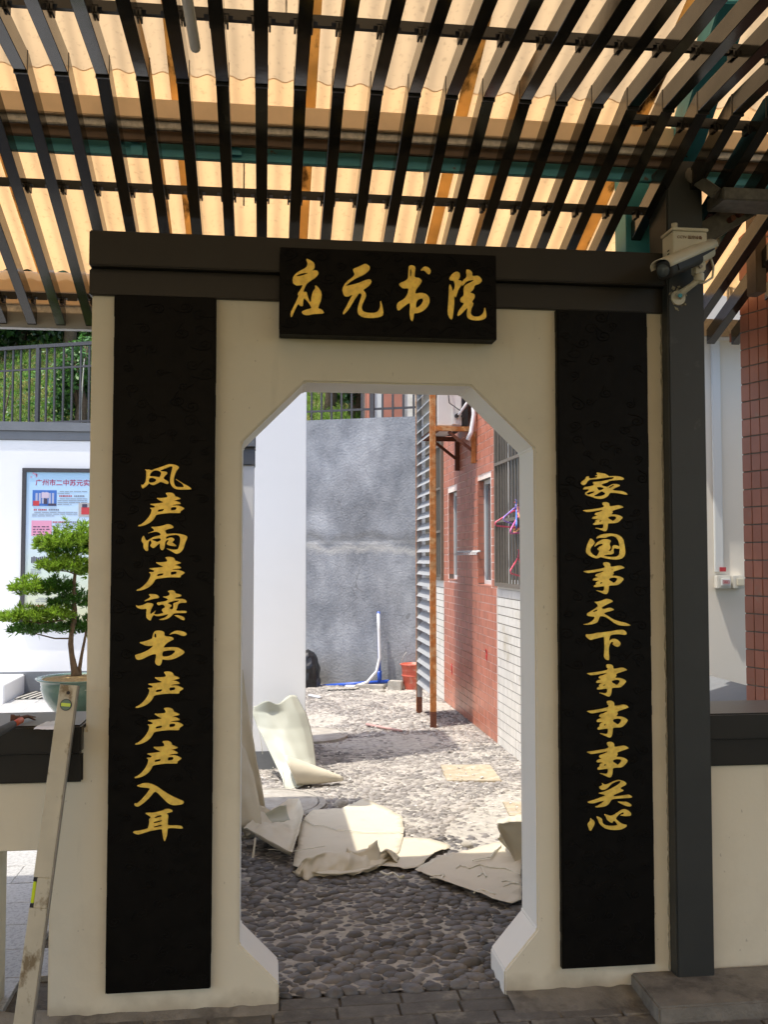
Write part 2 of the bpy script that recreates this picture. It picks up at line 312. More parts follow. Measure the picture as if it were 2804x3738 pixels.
def seam_band(m):
    nt = m.node_tree; N, L = nt.nodes, nt.links; b = N['Principled BSDF']; geo = [n for n in N if n.type == 'NEW_GEOMETRY'][0]
    sp_ = N.new('ShaderNodeSeparateXYZ'); L.new(geo.outputs['Position'], sp_.inputs[0])
    t = N.new('ShaderNodeTexNoise'); t.inputs['Scale'].default_value = 3.5; t.inputs['Detail'].default_value = 8; L.new(geo.outputs['Position'], t.inputs['Vector'])
    ad = N.new('ShaderNodeMath'); ad.operation = 'MULTIPLY_ADD'; L.new(t.outputs[0], ad.inputs[0]); ad.inputs[1].default_value = 0.35; L.new(sp_.outputs[2], ad.inputs[2])
    for lo, hi, col, amt in ((1.80, 2.00, (0.12, 0.12, 0.115), 0.55), (1.70, 1.83, (0.50, 0.49, 0.46), 0.6), (-0.2, 0.65, (0.20, 0.195, 0.165), 0.55)):
        cr = N.new('ShaderNodeValToRGB'); e = cr.color_ramp.elements; mid = (lo+hi)/2
        mr = N.new('ShaderNodeMapRange'); mr.inputs[1].default_value = lo; mr.inputs[2].default_value = hi; L.new(ad.outputs[0], mr.inputs[0]); L.new(mr.outputs[0], cr.inputs[0])
        e[0].color = (0,0,0,1) if lo > 0 else (amt,)*3+(1,); e[1].color = (0,0,0,1); k = e.new(0.5); k.color = (amt, amt, amt, 1)
        src = b.inputs['Base Color'].links[0].from_socket; x = N.new('ShaderNodeMix'); x.data_type = 'RGBA'
        L.new(cr.outputs[0], x.inputs[0]); L.new(src, x.inputs[6]); x.inputs[7].default_value = (*col, 1); L.new(x.outputs[2], b.inputs['Base Color'])
seam_band(M['retain'])
# ------------------------------------------------------------------ calligraphy outlines, traced in pixels of the photograph
def P(s):
    q = [float(t) for t in s.split()]
    return list(zip(q[0::2], q[1::2]))
G = {}
# name: (origin x, origin y, scale, [outlines])
G['wind'] = (480, 1680, 6.9125, [P('345 232 385 245 440 240 510 262 600 222 740 180 860 135 950 102 1040 108 1130 130 1190 165 1192 195 1150 250 1105 330 1080 400 1070 470 1065 540 1080 610 1120 670 1180 685 1320 685 1320 650 1290 600 1215 545 1100 470 1215 535 1300 590 1400 640 1500 705 1505 735 1300 742 1180 738 1090 715 1025 660 985 580 975 510 990 400 1015 290 1040 190 1030 150 960 165 830 215 720 262 760 288 850 290 905 315 890 350 830 410 805 450 830 490 900 520 935 560 925 600 890 600 800 565 735 540 650 590 560 630 500 615 440 575 400 630 350 675 295 712 265 695 250 615 275 635 320 610 360 545 375 470 380 360 378 270'),
 P('510 300 470 350 455 410 550 410 640 425 710 435 740 390 755 330 740 300 690 262 600 255 545 270'), P('470 445 530 440 600 465 635 490 620 530 560 565 490 575 440 560 430 510 445 465')])
G['sound'] = (480, 1680, 6.9125, [P('862 832 930 820 1000 822 1060 840 1090 880 1100 915 1170 935 1240 968 1215 985 1130 1005 1055 1022 1130 1035 1200 1058 1245 1092 1220 1105 1100 1115 985 1142 1060 1150 1170 1145 1260 1175 1338 1215 1290 1250 1235 1285 1230 1332 1100 1330 950 1330 800 1345 620 1375 590 1440 530 1520 440 1590 330 1640 240 1662 170 1668 185 1640 240 1625 340 1550 430 1450 490 1350 515 1270 505 1230 470 1205 560 1205 600 1185 590 1155 540 1135 470 1110 560 1102 700 1090 830 1065 790 1045 710 1010 630 955 720 960 850 950 900 940 915 910 895 870'),
 P('670 1250 740 1235 810 1225 825 1245 800 1285 740 1295 675 1308 658 1285'), P('1000 1190 1070 1180 1130 1180 1145 1215 1120 1255 1060 1265 1000 1272 988 1230')])
G['rain'] = (480, 1900, 6.9125, [P('500 165 600 162 720 150 820 125 900 98 975 100 1030 130 1065 170 1020 195 930 215 848 242 855 290 885 345 980 338 1100 330 1220 340 1340 370 1412 410 1390 480 1350 570 1320 690 1270 770 1200 825 1150 840 1100 825 1000 765 895 712 960 722 1050 740 1130 740 1180 725 1210 640 1235 520 1235 430 1200 380 1140 360 1020 365 930 385 880 405 868 440 880 472 925 450 980 432 1040 437 1080 470 1070 505 1020 545 1060 580 1120 620 1125 648 1040 640 950 625 890 590 905 550 940 510 930 480 880 500 850 540 838 610 828 690 800 745 760 745 730 700 722 640 722 580 690 585 630 640 570 690 530 690 480 640 490 605 520 570 500 520 475 490 440 520 425 570 415 680 420 745 395 770 360 760 315 700 305 640 312 590 262 530 262 470 280 420 308 385 335 440 360 495 400 515 450 480 540 425 640 395 740 375 740 340 710 305 650 283 590 283 500 300 410 322 500 290 575 265 570 225 535 195'),
 P('510 470 620 455 700 440 745 455 745 500 700 530 640 548 600 520 550 512')])
G['read'] = (480, 2140, 6.9125, [P('440 200 550 198 630 210 690 250 695 285 650 300 560 310 480 335 390 360 325 375 380 335 440 305 485 270 470 235'),
 P('120 475 160 500 260 485 340 455 400 422 480 425 545 445 545 480 510 540 480 610 468 680 490 708 540 670 605 612 590 650 560 700 620 712 720 700 815 670 800 640 770 610 780 570 845 540 850 510 830 480 800 452 740 460 690 478 650 450 650 408 740 400 850 380 920 350 925 325 890 300 830 280 800 262 870 258 950 235 970 205 960 150 915 130 960 108 1030 102 1090 125 1110 180 1180 195 1250 215 1262 240 1210 262 1120 278 1090 300 1120 318 1210 320 1300 320 1360 345 1395 390 1375 410 1290 410 1200 425 1170 460 1150 540 1115 610 1180 625 1280 618 1380 625 1395 650 1370 670 1250 670 1090 672 1040 710 980 770 890 825 800 845 700 842 760 820 850 790 920 730 930 705 900 700 800 730 720 745 650 750 600 735 560 715 520 770 495 830 490 858 460 855 410 820 378 770 380 690 385 570 365 555 310 570 250 572 180 550 130 520'),
 P('900 420 1000 385 1100 355 1190 350 1210 370 1150 400 1060 430 1065 480 1060 550 1015 600 960 560 960 535 1010 500 1005 475 960 455'), P('1090 730 1180 732 1270 755 1330 790 1345 830 1325 855 1270 840 1200 795 1130 755')])
G['book'] = (480, 2140, 6.9125, [P('600 1130 680 1115 770 1128 828 1155 825 1260 1000 1275 1050 1300 1062 1335 1000 1365 900 1420 830 1490 805 1550 900 1545 1050 1535 1170 1545 1260 1590 1345 1655 1290 1715 1180 1780 1060 1830 940 1855 850 1850 775 1830 765 1900 740 1970 700 2000 640 1980 595 1920 615 1830 630 1740 610 1700 520 1715 400 1765 290 1825 190 1852 130 1840 95 1760 105 1730 250 1690 390 1630 500 1555 560 1490 480 1498 380 1495 290 1460 195 1415 300 1400 430 1360 530 1320 535 1250 560 1180'),
 P('600 1180 630 1200 635 1290 590 1300 575 1260 580 1200'), P('800 1635 900 1615 1050 1605 1115 1630 1080 1680 1000 1740 900 1775 780 1770 768 1700'), P('955 1220 1010 1175 1090 1130 1180 1120 1280 1135 1370 1170 1395 1205 1370 1240 1280 1250 1210 1215 1120 1185 1040 1190')])
G['enter'] = (470, 2840, 6.9125, [P('212 182 280 160 350 128 450 122 530 130 640 170 750 230 880 325 1000 400 1120 465 1260 525 1370 570 1392 610 1350 650 1250 665 1150 675 1050 655 960 590 860 490 760 385 680 325 630 350 560 440 460 545 340 645 240 710 180 700 150 665 155 630 200 640 250 610 350 510 450 395 540 270 520 240 420 228 300 218 240 200')])
G['ear'] = (470, 2840, 6.9125, [P('420 880 480 870 600 872 720 850 850 815 950 775 1020 775 1080 795 1108 835 1050 850 945 880 990 930 995 980 980 1060 978 1190 1080 1195 1200 1190 1300 1195 1345 1220 1368 1260 1300 1262 1180 1250 1060 1245 980 1255 970 1380 945 1500 905 1595 875 1500 855 1380 845 1270 740 1285 560 1315 400 1365 310 1395 240 1412 170 1395 110 1360 145 1335 250 1325 400 1295 490 1265 500 1220 520 1150 525 1080 515 1040 560 990 560 965 500 930'),
 P('660 970 740 930 820 918 838 945 825 970 740 990 670 1010 650 995'), P('640 1090 740 1068 835 1045 845 1075 800 1100 700 1125 640 1135 622 1110'), P('620 1215 720 1185 835 1158 845 1200 800 1215 700 1235 625 1248')])
G['home'] = (2090, 1710, 6.9125, [P('600 105 680 118 780 130 860 155 910 200 1000 198 1100 198 1200 212 1280 240 1300 268 1270 290 1150 292 1020 300 920 315 890 350 800 375 730 405 740 435 800 455 880 470 930 440 1020 395 1120 398 1190 420 1185 445 1120 470 1040 510 1000 545 1050 562 1150 568 1260 578 1340 610 1392 662 1340 662 1220 640 1080 615 940 610 910 670 860 720 780 760 680 770 580 755 480 715 370 685 320 655 325 610 380 580 420 550 400 522 330 525 262 532 300 475 400 462 490 445 550 415 520 370 520 345 620 338 740 325 860 300 1020 265 1050 230 1040 215 900 225 780 245 600 268 500 275 420 288 380 325 340 385 290 425 230 410 212 375 225 340 310 285 345 215 410 198 415 255 520 250 620 235 630 195 560 192 640 165'),
 P('605 475 700 465 780 485 790 510 750 540 690 560 640 540'), P('345 640 400 600 480 580 560 578 555 600 480 640 420 665 370 662'), P('530 690 620 640 700 590 760 575 790 605 830 615 820 660 760 690 660 712 560 712'), P('905 475 980 430 1040 406 1062 420 1000 465 930 500')])
G['matter'] = (2090, 1710, 6.9125, [P('752 862 830 850 890 862 925 890 930 960 1030 950 1140 930 1220 940 1285 978 1240 995 1130 1025 1015 1058 1000 1085 1015 1110 985 1140 985 1165 1080 1165 1160 1180 1230 1210 1262 1240 1230 1280 1180 1330 1120 1370 1050 1380 960 1380 890 1390 885 1480 865 1555 820 1588 740 1560 650 1525 570 1500 650 1508 740 1520 780 1490 785 1430 770 1400 700 1405 600 1420 525 1425 530 1385 580 1365 575 1330 600 1300 690 1275 600 1270 495 1272 520 1225 580 1210 650 1195 600 1180 560 1165 580 1125 680 1100 770 1060 765 1042 650 1060 500 1085 360 1100 310 1080 262 1058 400 1045 550 1025 680 1005 790 980 800 940 765 920'),
 P('905 1220 990 1200 1070 1205 1110 1230 1095 1270 1050 1315 1010 1330 960 1295 910 1275 890 1245'), P('670 1330 710 1302 735 1315 715 1345 680 1355'), P('940 1015 1010 1003 1005 1018 945 1028')])
G['country'] = (2090, 1940, 6.9125, [P('605 180 615 140 680 100 780 70 900 55 1020 60 1130 80 1220 130 1280 200 1300 300 1320 420 1328 540 1310 610 1260 670 1170 700 1080 708 950 698 820 670 705 640 660 665 600 678 500 650 410 600 350 540 345 460 370 350 410 250 450 178 510 205 558 275 530 330 470 390 440 460 460 530 520 590 600 632 640 590 665 540 680 490 630 440 660 400 740 360 780 325 740 305 670 315 600 350 552 385 590 310 660 250 770 200 850 195 930 210 970 238 940 280 930 340 960 400 945 440 905 485 940 500 985 480 1005 420 1015 355 1090 350 1170 375 1190 395 1185 330 1160 240 1110 160 1050 120 980 108 900 125 820 160 720 155 650 162'),
 P('1040 420 1100 425 1140 435 1190 420 1195 500 1180 590 1120 635 1030 645 900 640 790 620 790 600 880 580 990 575 1040 545 1030 470')])
G['heaven'] = (2090, 2180, 6.9125, [P('555 118 640 112 740 85 840 42 920 48 990 75 1015 105 950 135 840 190 735 250 735 285 790 302 870 280 940 265 1000 278 1048 315 960 345 860 370 798 395 800 425 880 465 980 530 1080 580 1200 615 1340 645 1420 680 1465 705 1400 718 1270 715 1150 695 1060 650 950 570 850 500 770 475 690 470 660 540 640 610 580 650 480 680 370 690 262 683 360 672 450 635 530 575 575 490 500 482 380 465 365 430 380 400 470 350 560 295 640 235 640 190 600 155'),
 P('490 370 560 325 615 303 635 320 620 345 560 370')])
G['below'] = (2090, 2180, 6.9125, [P('330 935 450 935 550 920 620 895 720 892 850 875 1000 855 1130 828 1280 820 1340 860 1365 910 1350 942 1280 942 1180 925 1050 930 950 955 930 1010 920 1110 980 1065 1040 1045 1120 1065 1180 1110 1210 1165 1190 1215 1140 1245 1090 1235 1012 1185 1035 1155 1020 1125 985 1115 940 1170 910 1280 910 1400 925 1520 920 1578 880 1580 830 1555 795 1500 805 1400 810 1280 808 1150 800 1020 790 992 700 1010 580 1040 460 1078 400 1040 345 990')])
G['close'] = (2090, 2830, 6.381, [P('685 172 720 195 745 215 820 200 900 165 980 125 1070 103 1150 118 1220 145 1255 185 1220 225 1150 255 1110 285 1130 315 1190 340 1150 365 1060 400 960 445 945 490 1050 482 1180 465 1290 445 1350 460 1392 495 1350 512 1200 518 1050 530 920 545 880 590 840 660 770 705 680 725 600 735 520 728 600 700 680 650 740 595 720 580 620 600 500 640 410 645 352 618 400 600 520 560 640 520 770 465 750 440 680 425 605 408 700 390 800 350 900 310 1000 250 1090 195 1130 145 1100 117 1020 133 940 168 880 215 820 280 760 320 690 332 640 300 625 262 680 240 705 215'),
 P('1045 608 1150 612 1250 612 1320 640 1378 690 1340 715 1260 705 1170 670')])
G['heart'] = (2090, 2830, 6.381, [P('420 985 450 1025 490 1040 515 1095 495 1160 450 1240 425 1282 395 1270 375 1200 355 1140 370 1105 415 1060'),
 P('555 950 620 965 680 1000 692 1060 700 1110 760 1155 850 1175 950 1175 1040 1165 1058 1140 1010 1080 965 1040 940 1060 920 1098 860 1070 800 1015 785 960 735 895 820 920 890 945 970 915 1060 850 1160 790 1230 785 1310 820 1362 880 1355 925 1300 938 1180 935 1112 920 1200 905 1195 850 1160 850 1090 890 1030 950 1000 1000 1050 1050 1130 1110 1200 1140 1255 1145 1260 1175 1200 1220 1110 1255 1000 1262 870 1255 760 1225 680 1170 620 1100 600 1030')])
G['respond'] = (1000, 880, 1.975, [P('232 128 270 145 292 165 293 200 268 218 310 213 322 235 305 262 260 290 232 315 215 350 212 372 235 368 240 395 258 440 268 445 272 400 285 360 300 345 297 320 318 335 345 375 340 425 322 470 318 490 345 495 365 525 290 527 240 538 212 530 200 512 225 500 275 488 262 462 240 432 215 410 210 440 208 472 190 470 175 450 150 500 125 558 120 520 140 480 165 430 180 395 170 385 195 350 212 315 170 325 140 310 135 275 150 245 180 222 235 195 245 165'), P('155 260 200 254 262 230 215 232 170 245')])
G['origin'] = (1000, 880, 1.975, [P('570 205 620 185 660 165 690 185 690 210 650 245 590 270 545 300 510 330 600 310 660 285 695 278 705 300 680 330 640 355 660 375 665 400 645 440 630 480 640 510 680 522 740 520 765 490 768 425 782 470 790 530 770 550 700 558 640 552 605 525 605 480 625 420 635 385 615 375 590 410 560 460 530 505 500 535 498 515 520 480 545 430 570 385 530 405 505 395 492 345 520 300 560 270 585 245 575 220')])
G['book2'] = (1000, 880, 1.975, [P('975 180 1000 178 1020 190 1015 230 1012 265 1050 270 1068 290 1050 320 1025 350 1015 385 1060 375 1100 385 1122 415 1118 460 1085 500 1040 522 1010 520 1005 560 998 582 985 565 978 520 985 460 975 445 930 480 895 508 885 470 895 445 940 420 965 385 975 340 930 345 908 325 903 308 950 290 968 272 970 220'),
 P('1035 425 1070 412 1080 430 1060 465 1025 490 1022 455'), P('985 195 992 215 990 260 980 262 980 215'), P('1055 215 1085 185 1118 195 1132 220 1120 245 1105 235 1085 212')])
G['court'] = (1000, 880, 1.975, [P('1265 268 1290 235 1320 222 1340 235 1340 265 1325 285 1356 290 1352 320 1330 350 1320 380 1310 410 1298 390 1300 440 1295 500 1285 570 1268 560 1252 520 1258 450 1262 380 1265 315 1275 320 1290 370 1300 350 1308 320 1298 287 1270 285'),
 P('1385 210 1410 210 1430 230 1428 258 1475 252 1502 285 1485 308 1445 322 1440 350 1410 375 1445 385 1448 410 1425 440 1440 455 1420 495 1418 530 1440 548 1480 548 1510 525 1520 475 1530 520 1530 555 1500 572 1440 575 1400 560 1390 530 1400 480 1385 490 1350 530 1322 545 1330 510 1355 475 1375 450 1345 440 1345 415 1370 395 1368 350 1375 325 1400 310 1440 290 1440 280 1390 290 1362 325 1355 322 1360 290 1393 262')])
def chaikin(p, r=0.22):
    out = []
    for i in range(len(p)):
        a, b = Vector(p[i]), Vector(p[(i+1) % len(p)])
        out += [a.lerp(b, r), a.lerp(b, 1-r)]
    return out
def glyph(key, Y, parent, dst=None, thick=0.0035, label=None):
    """one gilded character as a raised solid on the plane Y; dst = (x0,x1,y0,y1) box in photo pixels for a repeat"""
    ox, oy, s, outs = G[key]
    pts = [[(ox + x/s, oy + y/s) for x, y in o] for o in outs]
    if dst:
        xs = [x for o in pts for x, y in o]; ys = [y for o in pts for x, y in o]
        X0, X1, Y0, Y1 = min(xs), max(xs), min(ys), max(ys)
        pts = [[(dst[0]+(x-X0)/(X1-X0)*(dst[1]-dst[0]), dst[2]+(y-Y0)/(Y1-Y0)*(dst[3]-dst[2])) for x, y in o] for o in pts]
    cu = bpy.data.curves.new('g', 'CURVE'); cu.dimensions = '2D'; cu.fill_mode = 'BOTH'; cu.extrude = thick/2; cu.bevel_depth = 0.0009; cu.bevel_resolution = 0
    for o in pts:
        q = chaikin([(p.x, p.z) for p in (atY(x, y, Y) for x, y in o)])
        sp = cu.splines.new('POLY'); sp.points.add(len(q)-1); sp.use_cyclic_u = True
        for i, a in enumerate(q): sp.points[i].co = (a.x, a.y, 0, 1)
    t = bpy.data.objects.new('t', cu); me = bpy.data.meshes.new_from_object(t); bpy.data.objects.remove(t)
    L = worldloc(parent)
    for v in me.vertices: v.co = (v.co.x - L.x, Y - v.co.z + 0.0 - L.y, v.co.y - L.z)
    me.flip_normals() if False else None
    me.name = 'character'; me.materials.clear(); me.materials.append(M['gold'])
    o = link('character', me, parent)
    if label: o['label'] = label
    return o

SEAM = mat('seam_stain', (0.80,0.62,0.36), 0.8, var=0.2, vs=6, col2=(0.05,0.028,0.015), c2s=4, c2a=(0.54,0.62), trans=0.80, c2stretch=(1.5,0.6,1))
# ================================================================== LARGE STRUCTURE
rng = random.Random(7)
def jit(a): return rng.uniform(-a, a)
GY = 3.30           # front face of the gate wall
SL = 0.402          # slope of roof and battens
BZ, BY = 2.93, 2.92 # height and depth where the battens bend down
BZ = atY(1000, 318, BY).z
def slopez(Y): return BZ - SL * (Y - BY)
def atSlope(x, y, off=0.0):
    d = ray(x, y); t = (BZ + off + SL*BY - H) / (d.z + SL*d.y); return Vector((0,0,H)) + d*t

# ---------- ground sheets
gb = MB(); gb.add([(-150,-60,-0.06),(150,-60,-0.06),(150,300,-0.06),(-150,300,-0.06)], [(0,1,2,3)])
struct(gb.build('ground', M['earth']))
def grid_sheet(x0, x1, y0, y1, z, nx, ny, amp=0.0, sc_=3):
    m = MB()
    vs = [(x0+(x1-x0)*i/nx, y0+(y1-y0)*j/ny, 0) for j in range(ny+1) for i in range(nx+1)]
    vs = [(x, y, z + amp*noise.noise(Vector((x*sc_, y*sc_, 0)))) for x, y, _ in vs]
    m.add(vs, [(j*(nx+1)+i, j*(nx+1)+i+1, (j+1)*(nx+1)+i+1, (j+1)*(nx+1)+i) for j in range(ny) for i in range(nx)]); return m
courtyard = struct(grid_sheet(-0.55, 1.872, 3.38, 12.4, 0.0, 60, 220, 0.006, 5).build('courtyard_ground', M['mortar'], smooth=True))
floor = struct(grid_sheet(-6, 5, -7, 3.38, -0.011, 4, 4).build('shelter_floor', M['joint']))
yard = struct(grid_sheet(-7, -0.55, 3.38, 13.6, -0.02, 4, 4).build('yard_ground', M['joint']))
struct(grid_sheet(1.872, 7, 3.38, 5.1, -0.02, 2, 2).build('side_ground', M['slab']))

# pavers of the threshold and slabs of the floor, each one a part of its floor
def block(name, m, x0, x1, y0, y1, z0, z1, parent, bev=0.004):
    b = MB().box(x0, x1, y0, y1, z0, z1); return b.build(name, m, parent, bevel=bev, seg=1)
rows = [(3.285, 3.365), (3.20, 3.28), (3.115, 3.195), (3.03, 3.11), (2.945, 3.025)]
for r, (a, b) in enumerate(rows):
    x = -0.9 - 0.11*(r % 2)
    lim = 0.87 if r == 0 else (1.30 if r < 3 else 1.9)
    x = 0.055 if r == 0 else x
    while x < lim - 0.03:
        L = 0.205 + jit(0.006); e = min(x+L, lim)
        if not (r <= 0 and (x < 0.05)): block('paver', M['paver'], x+0.002, e-0.002, a+jit(.002), b+jit(.002), -0.03, -0.002+jit(0.0025), floor)
        x += L + 0.004
for i in range(9):
    for j in range(8):
        x0 = -3.0 + i*0.62; y0 = 2.94 - (j+1)*0.42
        block('floor_slab', M['slab'], x0+0.003, x0+0.617, y0+0.003, y0+0.417, -0.03, -0.003+jit(.002), floor, 0.003)
for i in range(4):
    for (a, b) in rows:
        x1 = -0.92 - i*0.5; block('floor_slab', M['slab'], x1-0.495, x1, a+.001, b-.001, -0.03, -0.004+jit(.002), floor, 0.003)
# granite slabs of the yard
for j in range(29):
    off = 0.3*(j % 2)
    for i in range(9):
        x1 = -0.56 - i*0.6 + (off-0.3); y0 = 3.385 + j*0.258
        x0 = x1 - 0.597; x1 = min(x1, -0.56)
        if x1 - x0 > 0.05: block('paving_slab', M['granite'], x0, x1, y0, y0+0.2545, -0.03, 0.001+jit(.0012), yard, 0.002)
# strip of rough concrete the gate stands on
mb = MB(); n = 90
for k in range(n+1):
    x = -0.9 + k*(0.95/n); mb.v += [(x, 3.24+0.012*noise.noise(Vector((x*14,0,0))), -0.015), (x, 3.27, 0.006+0.008*noise.noise(Vector((x*20,3,0)))), (x, 3.335, 0.016+0.012*noise.noise(Vector((x*17,9,0))))]
mb.f += [(3*k+q, 3*k+3+q, 3*k+4+q, 3*k+1+q) for k in range(n) for q in (0, 1)]
struct(mb.build('footing_strip', M['concrete'], smooth=True))
mb = MB(); n = 60
for k in range(n+1):
    x = 0.83 + k*(0.75/n); mb.v += [(x, 3.13+0.012*noise.noise(Vector((x*14,5,0))), -0.012), (x, 3.2, 0.006+0.008*noise.noise(Vector((x*20,7,0)))), (x, 3.335, 0.010+0.01*noise.noise(Vector((x*17,2,0))))]
mb.f += [(3*k+q, 3*k+3+q, 3*k+4+q, 3*k+1+q) for k in range(n) for q in (0, 1)]
struct(mb.build('footing_strip', M['concrete'], smooth=True))

# ---------- gate wall with its octagonal doorway
XL, XR, TOP = -0.588, 1.445, 2.385
gate = thing('gate_wall', 'cream plastered gate wall with octagonal doorway and dark stepped coping', 'gate', (0.43, GY, 0))
O = [(-0.080,0.212),(0.052,0.078),(0.052,-0.02),(0.825,-0.02),(0.825,0.078),(0.943,0.212),(0.943,1.888),(0.716,2.105),(0.131,2.105),(-0.083,1.892)]
GB = GY + 0.205
def gwall():
    bm = bmesh.new()
    outer = [(-0.697,-0.03),(0.052,-0.03),(0.052,0.078),(-0.080,0.212),(-0.083,1.892),(0.131,2.105),(0.716,2.105),(0.943,1.888),(0.943,0.212),(0.825,0.078),(0.825,-0.03),(XR,-0.03),(XR,TOP+0.04),(XL,TOP+0.04),(XL,0.93),(-0.697,0.93)]
    f = bm.faces.new([bm.verts.new((x, GY, z)) for x, z in outer])
    r = bmesh.ops.extrude_face_region(bm, geom=[f])
    bmesh.ops.translate(bm, verts=[v for v in r['geom'] if isinstance(v, bmesh.types.BMVert)], vec=(0, GB-GY, 0))
    bmesh.ops.recalc_face_normals(bm, faces=bm.faces[:])
    bmesh.ops.bevel(bm, geom=bm.edges[:], offset=0.006, segments=2, affect='EDGES', clamp_overlap=True)
    bmesh.ops.triangulate(bm, faces=[f for f in bm.faces if len(f.verts) > 4])
    for v in bm.verts: v.co -= Vector(gate.location)
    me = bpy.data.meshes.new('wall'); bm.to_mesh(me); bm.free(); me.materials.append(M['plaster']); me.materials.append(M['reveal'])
    L0 = Vector(gate.location)
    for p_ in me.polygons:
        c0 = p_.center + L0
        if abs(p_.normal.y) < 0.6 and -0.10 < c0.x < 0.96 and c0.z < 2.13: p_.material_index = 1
    return link('wall', me, gate)
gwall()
MB().box(XL-0.008, XR, GY-0.012, GB+0.012, 2.383, 2.474).build('lower_coping', M['cap'], gate, bevel=0.004)
MB().box(XL-0.004, XR-0.001, GY-0.045, GB+0.045, 2.4745, 2.594).build('upper_coping', M['cap'], gate, bevel=0.004)

for (xa_, ya_, xb_, yb_) in ((309,2519,396,2517),(778,2508,878,2506)):
    A, B_ = atY(xa_, ya_, GY-.0004), atY(xb_, yb_, GY-.0004); MB().bar(A, B_, .0008, .0016).build('chalk_line', M['rubberstrip'], gate)
# ---------- low walls either side, with the same coping
def lowwall(name, label, x0, x1, zt, hole=None):
    t = thing(name, label, 'low wall', ((x0+x1)/2, GY, 0))
    z2 = zt - 0.092; z1 = z2 - 0.10
    if hole:
        hx0, hx1, hz = hole
        MB().box(x0, x1, GY+0.002, GB-0.002, hz, z1).build('wall', M['plaster'], t, bevel=0.003)
        MB().box(x0, hx0, GY+0.003, GB-0.003, -0.03, hz-0.001).build('leg', M['plaster'], t, bevel=0.003)
    else: MB().box(x0, x1, GY+0.006, GB-0.002, -0.03, z1).build('wall', M['plaster'], t, bevel=0.003)
    MB().box(x0, x1, GY-0.012, GB+0.012, z1+0.001, z2).build('lower_coping', M['cap'], t, bevel=0.006)
    MB().box(x0, x1, GY-0.045, GB+0.045, z2+0.001, zt).build('upper_coping', M['cap'], t, bevel=0.006)
    return t
ZL = atY(100, 2650, GY-0.045).z
ZH = atY(100, 3105, GY).z
xleg = atY(24, 3300, GB).x
lowwall('low_wall', 'low cream wall left of the gate with dark coping and an opening under it', -3.2, -0.594, ZL, (xleg, -0.7, ZH))
ZR = atY(2650, 2604, GY-0.045).z
lowwall('low_wall', 'solid low cream wall to the right of the charcoal steel post', 1.54, 3.6, ZR)

# ---------- post on its plinth
PLZ = 0.05
pt = thing('steel_post', 'charcoal painted square steel post with flaking filler along its left edge', 'post', (1.53, 3.30, 0))
px0, px1 = atY(2457, 2400, 3.24).x, atY(2592, 2400, 3.24).x
MB().box(px0, px1, 3.24, 3.40, PLZ-0.02, 2.93).build('shaft', M['postpaint'], pt, bevel=0.005)
mb = MB(); zz = PLZ; fpts, frad = [], []
while zz < 2.40:
    fpts.append((px0-.0015+jit(.0012), 3.298, zz)); frad.append(rng.uniform(.0015, .0055)); zz += rng.uniform(.008, .03)
mb.tube(fpts, frad, 6)
mb.build('filler_bead', M['filler'], pt)
b = MB()
PX0 = atZ(2342, 3592, PLZ).x; PFX, PFY = atZ(2400, 3668, PLZ).x, atZ(2500, 3670, PLZ).y
b.v += [(PX0,3.30,-.03),(PFX,PFY,-.03),(2.3,PFY,-.03),(2.3,3.30,-.03),(PX0,3.30,PLZ),(PFX,PFY,PLZ),(2.3,PFY,PLZ),(2.3,3.30,PLZ)]
b.f += [(0,3,2,1),(4,5,6,7),(0,1,5,4),(1,2,6,5),(2,3,7,6),(3,0,4,7)]
o = b.build('concrete_plinth', M['concrete'], loc=(1.5,3.2,0), bevel=0.006)
tag(o, 'rough grey concrete plinth under the steel post', 'plinth')

# ---------- garden walls beyond the doorway
def coped(name, label, x0, x1, y0, y1, zt, tier=0.1, over=0.03, m='plaster_yard', skirt=None):
    t = thing(name, label, 'wall', ((x0+x1)/2, y0, 0))
    MB().box(x0, x1, y0, y1, -0.05, zt-2*tier).build('wall', M[m], t, bevel=0.004)
    MB().box(x0-0.008, x1+0.004, y0-0.012, y1+0.012, zt-2*tier+0.001, zt-tier).build('lower_coping', M['capyard'], t, bevel=0.004)
    MB().box(x0-0.02, x1+0.006, y0-over, y1+over, zt-tier+0.001, zt).build('upper_coping', M['capyard'], t, bevel=0.004)
    if skirt: MB().box(x0, x1, y0-0.012, y0-0.001, -0.04, skirt).build('skirting', M['capyard'], t)
    return t
zc = atY(900, 1698, 5.5).z
gw0 = coped('garden_wall', 'short white wall with grey coping just inside the doorway on the left', -0.95, atY(926, 2000, 5.5).x, 5.5, 5.7, zc+0.2, 0.1)
xw3 = atY(1118, 2000, 6.93).x
MB().box(-.45, -.25, 4.25, 5.499, -.05, zc).build('return_wall', M['plaster_yard'], gw0, bevel=.004)
MB().box(-.47, -.235, 4.23, 5.46, zc+.001, zc+.2).build('return_coping', M['capyard'], gw0, bevel=.004)
coped('garden_wall', 'tall plain white wall block behind the leaning vinyl sheet', -0.34, xw3, 6.93, 7.75, 3.9, 0.12, skirt=0.13)
PW = 11.2
zp0, zp1 = atY(160, 1608, PW).z, atY(160, 1542, PW).z
coped('garden_wall', 'long white yard wall carrying the framed poster', -7.5, -0.6, PW, PW+0.25, zp1, (zp1-zp0)/2, skirt=atY(50, 2452, PW).z)

